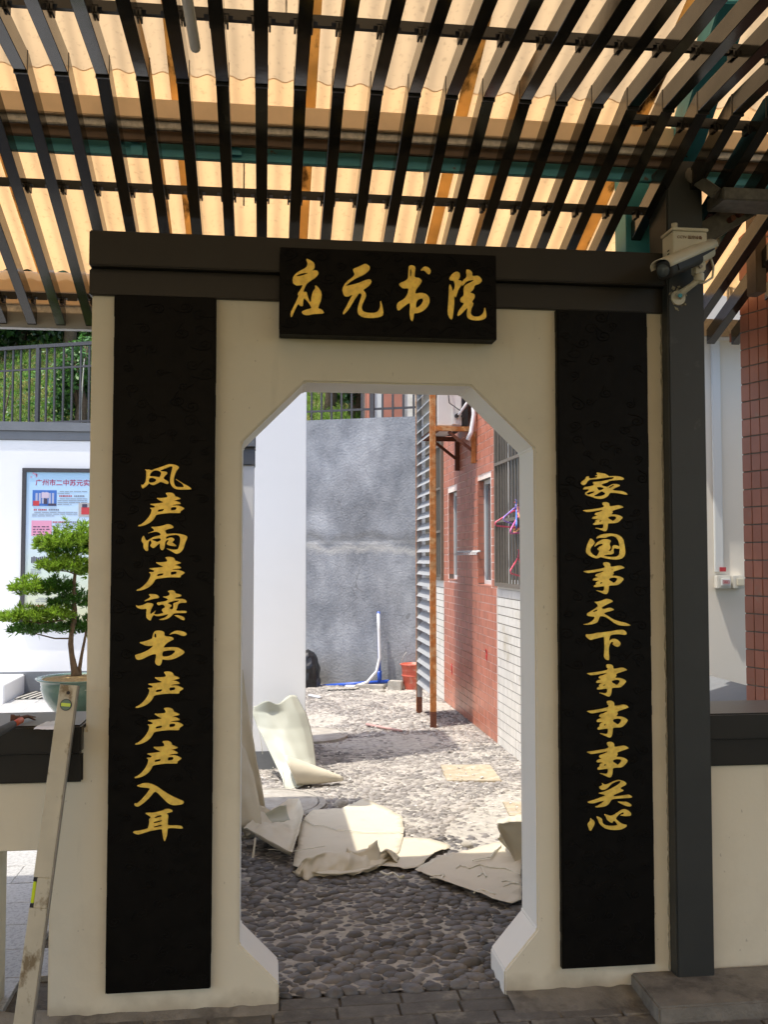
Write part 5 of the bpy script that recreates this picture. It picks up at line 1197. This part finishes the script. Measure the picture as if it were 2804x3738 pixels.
while tries < 150000:
    tries += 1
    y = 3.375 + 7.95*r.random()**1.15; x = r.uniform(-.52, 1.865)
    if y < 6.9 and x > 1.75 and False: continue
    if y < 3.46 and not (-.02 < x < .90): continue
    big = 1.0 if y < 4.6 else 0.93
    a = (r.uniform(.022, .036) if r.random() < .78 else r.uniform(.013,.020))*(1.0 if y < 4.9 else .80)
    if (Vector((x, y, 0))-m1c).length < .345 or (Vector((x, y, 0))-m2c).length < .38 or inpoly(x, y, pl1) or inpoly(x, y, pl2): continue
    if not okp(x, y, a): continue
    rot = r.gauss(0, .35) + .5*noise.noise(Vector((x*1.5, y*1.5, 2)))
    cell.setdefault((int(x//.08), int(y//.08)), []).append((x, y, a, rot)); peb.append((x, y, a, rot, r.uniform(1.1, 1.5), r.uniform(.75, .95), r.uniform(.6, .85)))
vis = sorted([p for p in peb if -.1 < p[0] < 1.05 + (p[1]-3.3)*.12 and p[1] < 4.75], key=lambda p: p[1])[:300]
vs2 = set(vis)
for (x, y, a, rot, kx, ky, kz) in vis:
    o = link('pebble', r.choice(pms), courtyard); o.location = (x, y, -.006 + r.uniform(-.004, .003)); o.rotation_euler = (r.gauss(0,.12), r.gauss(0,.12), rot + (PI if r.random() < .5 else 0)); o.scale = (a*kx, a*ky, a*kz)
fpn, fpf = MB(), MB()
for (x, y, a, rot, kx, ky, kz) in peb:
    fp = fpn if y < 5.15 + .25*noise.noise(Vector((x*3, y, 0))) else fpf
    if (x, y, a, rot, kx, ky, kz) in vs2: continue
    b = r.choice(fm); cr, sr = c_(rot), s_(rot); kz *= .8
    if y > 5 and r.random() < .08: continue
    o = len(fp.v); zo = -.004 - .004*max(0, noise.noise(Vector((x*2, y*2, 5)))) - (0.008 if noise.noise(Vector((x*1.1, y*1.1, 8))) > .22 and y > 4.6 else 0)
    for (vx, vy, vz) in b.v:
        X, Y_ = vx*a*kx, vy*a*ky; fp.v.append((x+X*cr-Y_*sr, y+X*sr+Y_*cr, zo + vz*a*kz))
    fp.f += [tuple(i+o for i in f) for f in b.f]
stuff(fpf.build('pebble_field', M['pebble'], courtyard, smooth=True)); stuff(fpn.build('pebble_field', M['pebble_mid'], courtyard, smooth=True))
# plaster chips and crumbs scattered on the pebbles
ch = MB()
for _ in range(1500):
    y = r.choice((r.uniform(3.5, 11), r.gauss(7.2, .8), r.gauss(8.8, .9), r.gauss(5.9,.6))); x = r.uniform(-.4, 1.84)
    if y < 3.45 or y > 11.2 or (y < 4.6 and r.random() < .7): continue
    s = r.uniform(.002, .0075)*(1.6 if r.random() < .06 else 1); a_ = r.uniform(0, PI)
    ch.obox((x, y, .012+s*.3+r.uniform(0,.006)), (s*c_(a_), s*s_(a_), s*jit(.4)), (-s*.7*s_(a_), s*.7*c_(a_), 0), (0, 0, s*.35))
stuff(ch.build('plaster_crumbs', M['dust']))
for k, (x, y, s, lab) in enumerate([(1245,2932,.05,'rounded tan stone lying loose near the top corner of the flat vinyl sheet'), (1395,2520,.04,'loose grey stone in front of the concrete kerb'), (1705,3078,.035,'loose reddish stone beside the right vinyl sheet')]):
    p = atZ(x, y, .02); b = pebmesh(40+k, 12, 6); b.v = [(p.x+v[0]*s, p.y+v[1]*s*.7, p.z-.012+v[2]*s*.75) for v in b.v]
    o = b.build('loose_stone', M['manhole'], smooth=True, loc=(p.x,p.y,0)); tag(o, lab, 'stone')

# ================================================================== LOUVRE SCREEN, AC, SMALL THINGS ON THE TILED WALL
ls = thing('louvre_screen', 'tall louvred screen with rusty orange posts standing by the tiled wall', 'screen', (1.48, 8.83, 0))
SX, SY0, SY1 = 1.48, 8.44, 9.22
MB().box(SX-.026, SX+.026, SY0-.02, SY0+.02, .14, 3.9).build('post', M['rust'], ls, bevel=.002)
MB().box(SX-.0265, SX+.0265, SY0-.0205, SY0+.0205, 0, .139).build('post_foot', M['rustdark'], ls, bevel=.002)
MB().box(SX-.026, SX+.026, SY1-.02, SY1+.02, .16, 3.9).build('post', M['louvregrey'], ls, bevel=.002)
MB().box(SX-.0265, SX+.0265, SY1-.0205, SY1+.0205, 0, .159).build('post_foot', M['rustdark'], ls, bevel=.002)
MB().box(SX-.032, SX-.0265, SY1-.0215, SY1-.010, .02, 3.9).build('rust_edge', M['rust'], ls)
z = .33; sm = MB().obox((0,0,0), (.028,0,.034), (0,(SY1-SY0)/2-.022,0), (.0022,0,.0018)).mesh('louvre_slat', bevel=.0008, seg=1); sm.materials.append(M['louvregrey'])
# slats tilt outward and down
while z < 3.85:
    o = link('louvre_slat', sm, ls); o.location = V(SX, (SY0+SY1)/2, z) - ls.location; z += .1045
ac = thing('air_conditioner', 'white outdoor air conditioner unit with pipe valves high on the tiled wall', 'air conditioner', tuple(atX(1690, 1560, BX)))
ay0 = atX(1738, 1500, BX).y; zb_ = atY(1640, 1556, ay0-.0).z
AX0, AX1, AY0, AY1 = atY(1597, 1500, ay0).x, BX-.07, ay0, ay0+.78
MB().box(AX0, AX1-.06, AY0, AY1, zb_, zb_+.55).build('casing', M['acwhite'], ac, bevel=.008)
MB().box(AX1-.058, AX1, AY0+.01, AY1, zb_+.01, zb_+.54).build('rear_grille', M['black'], ac)
vz = zb_+.09
MB().box(AX0+.13, AX1-.08, AY0-.012, AY0-.001, zb_+.015, zb_+.17).build('valve_cover', M['acwhite'], ac, bevel=.004)
for k in range(2): MB().cyl((AX0+.17+k*.06, AY0-.06, vz), (AX0+.17+k*.06, AY0-.012, vz), .018, 12).build('valve', M['black'], ac)
MB().tube([(AX0+.07,AY0-.03,zb_+.5),(AX0+.10,AY0-.05,zb_+.2),(AX0+.20,AY0-.06,zb_+.13),(AX0+.33,AY0-.05,zb_+.22)], .006, 8).build('cable', M['greyrubber'], ac, smooth=True)
MB().tube([(AX0+.18,AY0-.06,vz),(AX0+.26,AY0-.07,vz+.12),(AX0+.33,AY0-.06,vz+.26)], .011, 8).build('pipe', M['whitepipe'], ac, smooth=True)
hp_ = MB().tube([(AX1+.02,AY0-.06,zb_+.40),(AX1+.035,AY0-.07,zb_+.1),(AX1+.01,AY0-.07,zb_-.06),(AX1-.02,AY0-.06,zb_-.13)], .020, 10).build('drain_hose', M['whitepipe'], ac, smooth=True)
bk = thing('wall_bracket', 'rusty steel bracket carrying the air conditioner', 'bracket', (BX, AY0, zb_-.05))
MB().box(AX0-.02, AX1+.04, AY0-.02, AY0+.02, zb_-.045, zb_-.003).build('arm', M['rust'], bk, bevel=.002)
MB().box(AX0-.02, AX1+.04, AY1-.06, AY1-.02, zb_-.045, zb_-.003).build('arm', M['rustdark'], bk, bevel=.002)
MB().box(AX0-.02, AX0+.02, AY0+.021, AY1-.061, zb_-.045, zb_-.004).build('front_rail', M['rustdark'], bk)
MB().box(BX-.045, BX-.006, AY0-.022, AY0+.022, zb_-.33, zb_-.046).build('upright', M['rust'], bk, bevel=.002)
MB().box(BX-.045, BX-.006, AY1-.062, AY1-.018, zb_-.33, zb_-.046).build('upright', M['rustdark'], bk, bevel=.002)
MB().bar((AX0+.10, AY0, zb_-.05), (BX-.03, AY0, zb_-.22), .03, .025).build('brace', M['rustdark'], bk)
MB().bar((AX0+.10, AY1-.04, zb_-.05), (BX-.03, AY1-.04, zb_-.22), .03, .025).build('brace', M['rustdark'], bk)
# hook rail between the windows
A, B_ = atX(1662, 2015, BX-.03), atX(1744, 2012, BX-.03)
hk = thing('hook_rail', 'row of silver wall hooks between the two narrow windows', 'hook rail', tuple(A))
MB().box(BX-.012, BX-.004, B_.y, A.y, A.z-.006, A.z+.012).build('rail', M['upvc'], hk)
n = 13
for k in range(n):
    y = B_.y + (A.y-B_.y)*(k+.5)/n; MB().tube([(BX-.012,y,A.z+.004),(BX-.034,y,A.z-.012),(BX-.036,y,A.z-.032),(BX-.048,y,A.z-.022)], .005, 6).build('hook', M['upvc'], hk, smooth=True)
# clothes hangers on the near grille
def hanger(x, y, m, lab, rotz, tilt=0.0, size=.20):
    p = atX(x+24, y-8, BX-.05); t = thing('clothes_hanger', lab, 'hanger', tuple(p), 'plastic hangers on the near grille')
    L_ = [V(-size*.98,0,-.10), V(-size,0,-.115), V(-size*.9,0,-.125), V(size*.9,0,-.125), V(size,0,-.115), V(size*.98,0,-.10), V(.02,0,-.005), V(-.02,0,-.005)]
    Rm = Matrix.Rotation(rotz, 3, 'Z') @ Matrix.Rotation(tilt, 3, 'Y')
    MB().tube([p + Rm@q for q in L_], .0055, 7, closed=True).build('frame', M[m], t, smooth=True)
    H_ = [V(0,0,-.005), V(0,0,.02), V(.018,0,.038), V(.012,0,.06), V(-.008,0,.062)]
    MB().tube([p + Rm@q for q in H_], .0035, 6).build('hook', M[m], t, smooth=True)
for (x, y, m, lab, rz, ti) in [(1856,1872,'hang_pink','red pink hanger in the upper bunch on the grille',0.55,.05),(1862,1868,'hang_blue','blue hanger in the upper bunch on the grille',1.3,-.08),(1858,1862,'hang_purple','pale purple hanger on top of the upper bunch',.9,.12),
    (1866,1880,'hang_orange','orange hanger inside the upper bunch on the grille',1.45,.1),(1870,1890,'hang_magenta','magenta hanger lowest in the upper bunch',1.0,-.05),(1868,2046,'hang_pink','red pink hanger alone lower on the grille',1.05,.10)]:
    hanger(x, y, m, lab, rz, ti)

# ================================================================== THINGS AT THE FOOT OF THE CONCRETE WALL
def rg(x, y): p = atZ(x, y, 0); return p
bp = thing('blue_pipe', 'blue plastic water pipe with a riser along the foot of the concrete wall', 'pipe', tuple(atZ(1250, 2515, 0)))
W = lambda x, y, off: rpix(x, y, off)
A, B_ = W(1120, 2508, -.10), W(1420, 2486, -.10)
MB().cyl(A, B_, .020, 14).build('upper_run', M['bluepipe'], bp, smooth=True)
A2, B2 = W(1120, 2517, -.16), W(1195, 2513, -.16); MB().cyl(A2, B2, .020, 12).build('lower_run', M['bluepipe'], bp, smooth=True)
C1, C2 = W(1386, 2486, -.10), W(1382, 2232, -.10); MB().cyl(C1, C2, .017, 12).build('riser', M['bluepipe'], bp, smooth=True)
MB().cyl(C1+V(0,0,-.01), C1+V(0,0,.12), .025, 12).build('tee_joint', M['bluepipe'], bp, smooth=True)
pts = [W(1381,2240,-.14), W(1383,2300,-.15), W(1386,2400,-.15), W(1375,2450,-.16), W(1340,2490,-.2), W(1300,2505,-.24), W(1262,2505,-.25)]
o = MB().tube(pts, .017, 10).build('white_hose', M['whitepipe'], smooth=True, loc=tuple(W(1300,2505,-.24))); tag(o, 'white hose hanging down the blue riser and curling on the ground', 'hose')
def kerb(name, label, xa, xb, yt, yb_, off, m='manhole', dep=.12):
    A, B_ = W(xa, yb_, off), W(xb, yb_, off); zt = W((xa+xb)/2, yt, off).z
    d = (B_-A); d.z = 0; L_ = d.length; c = (A+B_)/2
    o = MB().obox((c.x, c.y, zt/2-.01), d/2, rn*dep/2, (0,0,zt/2+.01)).build(name, M[m], loc=(c.x,c.y,0), bevel=.008); tag(o, label, 'kerb stone'); return o
kerb('kerb_stone', 'pale concrete kerb piece under the hanging white hose', 1300, 1405, 2498, 2516, -.22)
kerb('kerb_stone', 'raised kerb block next to the faded red bucket', 1420, 1470, 2484, 2512, -.24)
dg = thing('drain_grate', 'slotted drain grating at the foot of the concrete wall', 'drain grate', tuple(atZ(1240, 2514, 0)))
A, B_ = atZ(1195, 2518, .004), atZ(1310, 2514, .004); MB().bar(A, B_, .14, .012).build('pit', M['black'], dg)
for k in range(8): p = A.lerp(B_, (k+.3)/8)+V(0,0,.012); MB().obox(p, rn*.075, rd*.022, (0,0,.004)).build('grate_bar', M['manhole'], dg)
bk_ = thing('bucket', 'faded red plastic bucket with wire handle at the wall corner', 'bucket', tuple(atZ(1502, 2512, 0)))
bc = atZ(1505, 2514, 0); bR = .125
MB().lathe([(bR*.72,0),(bR*.80,.06),(bR*.90,.145),(bR*.97,.15),(bR*.97,.16),(bR*.90,.165),(bR*1.02,.27),(bR*1.12,.275),(bR*1.12,.288),(bR*1.0,.29),(bR*.92,.16),(bR*.7,.01),(.001,.01)], tuple(bc), 32).build('shell', M['bucket'], bk_, smooth=True)
MB().tube([bc+V(-.13,0,.285), bc+V(-.11,-.02,.37), bc+V(-.07,-.02,.42)], .003, 6).build('handle', M['galv'], bk_, smooth=True)
b = MB(); nn = 20; bgc = W(1118, 2500, -.25); bgc.z = .0
for j in range(13):
    for i in range(nn):
        th, v = 2*PI*i/nn, j/12; rr = .145*math.sqrt(max(0.0, 1-(v*1.0)**2.6))*(1+.18*noise.noise(V(c_(th)*1.8, s_(th)*1.8, v*5))) + .004
        b.v.append((bgc.x+.02+rr*c_(th), bgc.y+rr*s_(th), v*.43))
b.f += [(j*nn+i, j*nn+(i+1)%nn, (j+1)*nn+(i+1)%nn, (j+1)*nn+i) for j in range(12) for i in range(nn)]
o = b.build('rubbish_bag', M['darkplastic'], loc=tuple(bgc)); tag(o, 'black plastic rubbish bag half hidden behind the tall white wall block', 'bag')
def stick(name, label, m, A, B_, r0, cat, z=.02):
    o = MB().cyl(atZ(*A, z), atZ(*B_, z), r0, 8).build(name, m, smooth=True, loc=tuple(atZ(*A, 0))); tag(o, label, cat); return o
stick('pink_stick', 'pale pink stick lying on the pebbles in front of the louvred screen', M['pinkstick'], (1338,2643), (1466,2668), .012, 'stick')
stick('white_tube', 'short piece of white tube by the black bag', M['whitepipe'], (1128,2537), (1170,2545), .014, 'tube')

# ================================================================== VINYL SHEETS
def fillsheet(name, label, px, zf, m, step=0.035, cat='vinyl sheet', base=.02, amp=.006, thick=.0028, seed=0):
    out = []
    n = len(px)
    P_ = [atZ(x, y, base) for x, y in px]
    for i in range(n):
        a, b_ = P_[i], P_[(i+1)%n]; k = max(1, int((b_-a).length/(step*.6)))
        for q in range(k):
            p = a.lerp(b_, q/k)
            if q: p += Vector((noise.noise(p*13+V(seed,0,0)), noise.noise(p*13+V(0,seed,0)), 0))*.003
            out.append((p.x, p.y))
    xs = [p[0] for p in out]; ys = [p[1] for p in out]
    inn = []
    y = min(ys)+step/2; row = 0
    while y < max(ys):
        x = min(xs)+step/2+(row%2)*step/2
        while x < max(xs):
            if inpoly(x, y, out) and min((x-q[0])**2+(y-q[1])**2 for q in out) > (step*.45)**2: inn.append((x+jit(.004), y+jit(.004)))
            x += step
        y += step*.87; row += 1
    vs = [Vector(q) for q in out+inn]; ne = len(out)
    r_ = delaunay_2d_cdt(vs, [(i, (i+1)%ne) for i in range(ne)], [list(range(ne))], 1, 1e-5)
    b = MB()
    for v in r_[0]:
        de = min((v.x-q[0])**2+(v.y-q[1])**2 for q in out)**.5
        z = base + amp*noise.noise(Vector((v.x*5+seed, v.y*5, 0))) + zf(v.x, v.y, de)
        b.v.append((v.x, v.y, z))
    b.f = [tuple(f) for f in r_[2]]
    o = b.build(name, m, smooth=True, loc=(P_[0].x, P_[0].y, 0))
    md = o.modifiers.new('solid', 'SOLIDIFY'); md.thickness = thick*.6; md.offset = -1
    tag(o, label, cat); return o
s2 = lambda q, ox, oy, s: [(ox+x/s, oy+y/s) for x, y in q]
edge = lambda a, w_: (lambda x, y, d: a*max(0, 1-d/w_)**2*(1 if noise.noise(Vector((x*4, y*4, 2))) > -.05 else .1))
S1 = s2([(600,360),(700,250),(760,205),(860,198),(1020,205),(1120,150),(1240,90),(1330,120),(1500,210),(1625,280),(1650,400),(1640,470),(1600,620),(1500,700),(1300,810),(1000,845),(700,830),(545,770),(560,650),(590,560)], 870, 2880, 2.72)
fillsheet('vinyl_sheet', 'large flat ivory vinyl sheet in the middle of the floor, half in sunlight', S1, edge(.008, .06), M['vinyl'], seed=1, amp=.0035, base=.026)
S2 = s2([(1560,520),(1660,505),(1900,520),(2110,585),(2100,600),(1950,660),(1800,790),(1650,810),(1420,790),(1200,860),(1080,850),(1300,760)], 870, 2880, 2.72)
fillsheet('vinyl_sheet', 'pointed ivory vinyl offcut between the middle and the right sheet', S2, lambda x, y, d: .010+edge(.008,.05)(x,y,d), M['vinyl'], seed=2, base=.012, amp=.004)
S3 = s2([(260,1010),(400,930),(700,830),(1100,720),(1330,665),(1600,760),(1600,1420),(1480,1465),(1240,1400),(1100,1330),(900,1270),(620,1175),(370,1075)], 1440, 2880, 3.456)
fillsheet('vinyl_sheet', 'flat ivory vinyl sheet at the right of the doorway with string scraps on it', S3, edge(.010, .06), M['vinyl'], seed=3, base=.028, amp=.004)
# folded sheet at the left: a low cone
S4 = s2([(50,555),(180,480),(250,460),(330,330),(500,210),(600,205),(650,340),(600,560),(535,755),(430,710),(200,620)], 870, 2880, 2.72)
c4 = atZ(870+250/2.72, 2880+560/2.72, .02)
fillsheet('vinyl_sheet', 'curled ivory vinyl sheet at the left with its back turned up', S4, lambda x, y, d: .018+.07*math.exp(-((x-c4.x-.02)**2/.012+(y-c4.y-.10)**2/.03))*(1+.5*noise.noise(Vector((x*18,y*18,0)))) + .05*max(0,1-d/.05)**2, M['vinyl'], seed=4, step=.022, amp=.01)
# crumpled roll lying along the front edge of the big sheet
def patch(name, label, f, nu, nv, m, cat='vinyl sheet', thick=.0028, group=None):
    b = MB()
    for j in range(nv+1):
        for i in range(nu+1): b.v.append(tuple(f(i/nu, j/nv)))
    b.f += [(j*(nu+1)+i, j*(nu+1)+i+1, (j+1)*(nu+1)+i+1, (j+1)*(nu+1)+i) for j in range(nv) for i in range(nu)]
    o = b.build(name, m, smooth=True, loc=tuple(f(.5, 1.0))); md = o.modifiers.new('solid', 'SOLIDIFY'); md.thickness = thick
    tag(o, label, cat); return o
def interp(L_, t):
    t = max(0, min(.9999, t))*(len(L_)-1); i = int(t); return Vector(L_[i]).lerp(Vector(L_[i+1]), t-i)
c5f = [atZ(870+x/2.72, 2880+y/2.72, .014) for x, y in ((535,800),(650,885),(860,845),(1080,842),(1300,815),(1450,735),(1590,625))]
c5t = [atZ(870+x/2.72, 2880+y/2.72, .075) for x, y in ((600,740),(690,650),(860,590),(1080,610),(1230,560),(1400,590),(1580,615))]
def f5(u, v):
    a, b_ = interp(c5f, u), interp(c5t, u); p = a.lerp(b_, v)
    p.z = .012 + (.062*s_(min(1, v*1.15)*PI/2*1.25))*min(1, (1-abs(2*u-1))*4+.15)
    k = noise.noise(Vector((u*7, v*2.2, 1))); k2 = noise.noise(Vector((u*17, v*4, 6)))
    p += V(.02*k, -.035*abs(k)+.02*k2, .022*k); p.z = max(p.z, .010); return p
patch('crumpled_vinyl', 'crumpled fold of ivory vinyl along the front edge of the middle sheet', f5, 70, 16, M['vinyl'])
# folded-up corner with a pocket
pk = atZ(870+1230/2.72, 2880+760/2.72, .02)
def f6(u, v):
    th = -2.6 + 3.6*u; rr = .085*(1-.25*v)*(1+.2*noise.noise(Vector((u*4, v*2, 3))))
    return V(pk.x + rr*c_(th)*1.25, pk.y+.05 + rr*s_(th)*.8 + v*.02, .015 + v*.085*(1+.25*c_(th*2+.5)))
patch('crumpled_vinyl', 'small folded pocket of ivory vinyl standing on the middle crumple', f6, 26, 8, M['vinyl'])
# leaning sheet against the tall wall block
Lp = [(928,2572,6.86),(921,2600,6.84),(940,2650,6.80),(962,2693,6.74),(1001,2774,6.62),(1030,2835,6.50),(1042,2886,6.32)]
Rp = [(1082,2549,6.88),(1116,2600,6.86),(1132,2650,6.84),(1143,2703,6.78),(1150,2760,6.70),(1153,2795,6.62),(1150,2830,6.50)]
Lq = [atY(*q) for q in Lp]; Rq = [atY(*q) for q in Rp]
def f7(u, v):
    a, b_ = interp(Lq, v), interp(Rq, v); p = a.lerp(b_, u)
    p.y += -.05 - .08*s_(u*PI)*(.35+.65*s_(v*PI*.9)) + .04*max(0, u-.85)/.15
    if v < .12: p += V(0, -.055*(1-v/.12)*s_(u*PI*1.3+.2), .035*(1-v/.12)*s_(u*PI*1.8)**2)
    p.z = max(p.z, .012); p.y += .012*noise.noise(Vector((u*5, v*5, 0))); return p
patch('leaning_vinyl_sheet', 'pale green backed vinyl sheet leaning against the tall white wall block', f7, 40, 46, M['vinylback'])
tipc = atZ(1252, 2848, .03); mth = atZ(1060, 2872, .02); mtop = atY(1066, 2796, mth.y+.10)
def f8(u, v):   # cone roll
    th = -1.9 + 4.9*u; c = mth.lerp(tipc, v) + V(0, .06*(1-v), .085*(1-v)+.012); rr = .088*(1-v)**.9+.010
    ax_ = (tipc-mth).normalized(); r1 = V(0,0,1); r2 = ax_.cross(r1).normalized()
    p = c + r1*rr*s_(th)*1.05 + r2*rr*c_(th)*.9; p.z = max(p.z, .012)
    return p + ax_*(-.05*c_(th-1.2)*(1-v))
patch('vinyl_cone', 'rolled cone of ivory vinyl at the foot of the leaning sheet', f8, 30, 16, M['vinyl'])
# tall curled pieces by the left jamb
E8 = [(887,2445,5.45),(895,2521,5.44),(907,2600,5.42),(918,2660,5.40),(930,2730,5.38),(938,2787,5.36),(952,2850,5.34),(961,2901,5.32),(972,2975,5.30)]
def f9(u, v):
    q = interp([V(*q) for q in E8], v); p = atY(q.x, q.y, q.z); p.x -= (1-u)*.22; p.y += .07*s_(u*PI*.75)*(.4+.6*v) + .01*noise.noise(Vector((u*4,v*6,0))); p.z = max(p.z, .01); return p
patch('leaning_vinyl_sheet', 'ivory vinyl sheet standing against the left jamb inside the doorway', f9, 18, 40, M['vinyl'])
E9 = [(872,2690,5.30),(900,2740,5.28),(925,2820,5.26),(938,2880,5.24),(948,2935,5.22),(955,3010,5.20)]
def f10(u, v):
    q = interp([V(*q) for q in E9], v); p = atY(q.x, q.y, q.z); p.x -= (1-u)*.2; p.y += -.05*s_(u*PI*.8) + .012*noise.noise(Vector((u*5,v*5,4))); p.z = max(p.z, .01); return p
patch('leaning_vinyl_sheet', 'lower curled vinyl sheet in front of the standing one at the left jamb', f10, 14, 26, M['vinyl'])
# star of twisted offcuts near the left jamb
stc = atZ(942, 3045, .03) + V(0,.05,.06)
tw = thing('twisted_offcut', 'star shaped knot of twisted ivory vinyl offcuts by the left jamb', 'vinyl offcut', (stc.x, stc.y, 0))
for k, (px_, py_, w_) in enumerate([(885,3005,.035),(925,2965,.035),(965,2945,.05),(1050,2965,.045),(1015,3040,.045),(890,3040,.03),(905,3075,.025),(880,3085,.02)]):
    tip = atY(px_, py_, stc.y + (.04 if k in (1,2,3) else -.03)); b = MB(); d = tip - stc; L_ = d.length; d.normalize(); sdv = d.cross(V(0,-1,.4)).normalized(); up_ = sdv.cross(d)
    for j in range(11):
        v = j/10
        for i in range(9):
            u = i/8*2-1; ww = w_*(.16 + .95*v**.8)*(1 if v < .9 else .8)
            b.v.append(tuple(stc + d*L_*v + sdv*u*ww + up_*(.5*ww*(u*u-.3)*(1 if k%2 else -1) + .006*noise.noise(Vector((u*2+k, v*4, 0))))))
    b.f += [(j*9+i, j*9+i+1, (j+1)*9+i+1, (j+1)*9+i) for j in range(10) for i in range(8)]
    b.v = [(x, y, max(z, .012)) for x, y, z in b.v]
    o = b.build('twisted_strip', M['vinyl'] if k%3 else M['vinylback'], tw, smooth=True); md = o.modifiers.new('s', 'SOLIDIFY'); md.thickness = .0025
# raised folds at the right jamb
RY = 4.72
def rp2(q, Yo=0): return [atY(1440+x/3.456, 2880+y/3.456, RY+Yo) for x, y in q]
ra, rb_ = rp2([(1290,405),(1420,350),(1560,330),(1760,330)], .08), rp2([(1300,620),(1400,720),(1530,870),(1760,1060)], -.04)
def f11(u, v): p = interp(ra, u).lerp(interp(rb_, u), v); p.y += -.06*s_(v*PI) + .02*noise.noise(Vector((u*5,v*4,0))); p.z = max(p.z, .015); return p
patch('folded_vinyl_sheet', 'upright folded ivory vinyl piece at the right jamb of the doorway', f11, 24, 20, M['vinyl'])
ra2, rb2 = rp2([(1365,430),(1450,410),(1560,405),(1760,410)], -.10), rp2([(1310,500),(1400,680),(1530,930),(1760,1120)], -.12)
def f12(u, v): p = interp(ra2, u).lerp(interp(rb2, u), v); p.y += .05*s_(v*PI*.9)*(1-u*.4); p.z = max(p.z, .015); return p
patch('folded_vinyl_sheet', 'front layer of the folded vinyl at the right jamb', f12, 20, 18, M['vinyl'])
# strings and strip scraps
def string(label, pts, z, r0=.0035, cat='string'):
    P_ = [atZ(x, y, z) for x, y in pts]; Q = []
    for i in range((len(P_)-1)*5+1): p = interp(P_, i/((len(P_)-1)*5)); Q.append(p + V(jit(.003), jit(.003), abs(jit(.004))))
    o = MB().tube(Q, r0, 6, flat=.6).build('string', M['rubberstrip'], smooth=True, loc=tuple(P_[0])); tag(o, label, cat)
string('long pale string lying across the middle vinyl sheet', s2([(640,295),(760,360),(830,355),(980,405),(1150,418),(1400,430),(1600,420),(1640,440)], 870, 2880, 2.72), .034)
string('pale strip crossing the front fold of the middle sheet', s2([(300,600),(560,615),(700,590),(860,570)], 870, 2880, 2.72), .05)
string('looped string scrap on the right vinyl sheet', s2([(780,1000),(830,960),(950,1000),(1080,950),(1200,990),(1400,1000),(1590,1080)], 1440, 2880, 3.456), .03)
string('knotted string scrap next to the right fold', s2([(980,900),(1080,880),(1200,860),(1300,760),(1340,700)], 1440, 2880, 3.456), .034, .005)
string('tufted string end on the shaded part of the right sheet', s2([(1050,1100),(1120,1060),(1160,1110),(1100,980)], 1440, 2880, 3.456), .03, .004)
string('short curved strip on the shaded part of the right sheet', s2([(1000,1310),(1060,1270),(1150,1280),(1270,1330)], 1440, 2880, 3.456), .028, .005)
string('fan of string fibres at the lower right of the right sheet', s2([(1370,1230),(1480,1180),(1590,1190),(1400,1150),(1360,1170)], 1440, 2880, 3.456), .03, .003)
string('twisted strip on the pebbles beside the middle sheet', s2([(420,1075),(520,1090),(620,1080),(600,1130),(450,1120)], 1440, 2880, 3.456), .03, .006)
string('pale scrap of torn vinyl on the pebbles under the middle sheet edge', s2([(1410,820),(1480,850),(1540,830),(1600,880),(1650,870)], 870, 2880, 2.72), .03, .008)
a = atY(870+170/2.72, 2880+480/2.72, 4.85); b_ = atY(870+145/2.72, 2880+680/2.72, 4.83)
o = MB().bar(a, b_, .010, .002, up=(0,1,0)).build('hanging_strip', M['rubberstrip'], loc=tuple(b_)); tag(o, 'narrow pale strip hanging from the twisted offcuts', 'strip')
for (q, Y_, lab) in (([(250,905),(270,1010),(290,1150),(310,1310)], 6.55, 'pale strip hanging in front of the leaning sheet left edge'), ([(580,1490),(610,1600),(625,1760),(640,1840),(720,1820),(790,1780)], 6.3, 'pale strip curling round the foot of the leaning sheet')):
    P_ = [atY(880+x/3.95, 2420+y/3.95, Y_) for x, y in q]; P_ = [V(p.x, p.y, max(.008, p.z)) for p in P_]
    o = MB().tube(P_, .006, 6, flat=.35).build('vinyl_strip', M['rubberstrip'], smooth=True, loc=tuple(P_[0])); tag(o, lab, 'strip')
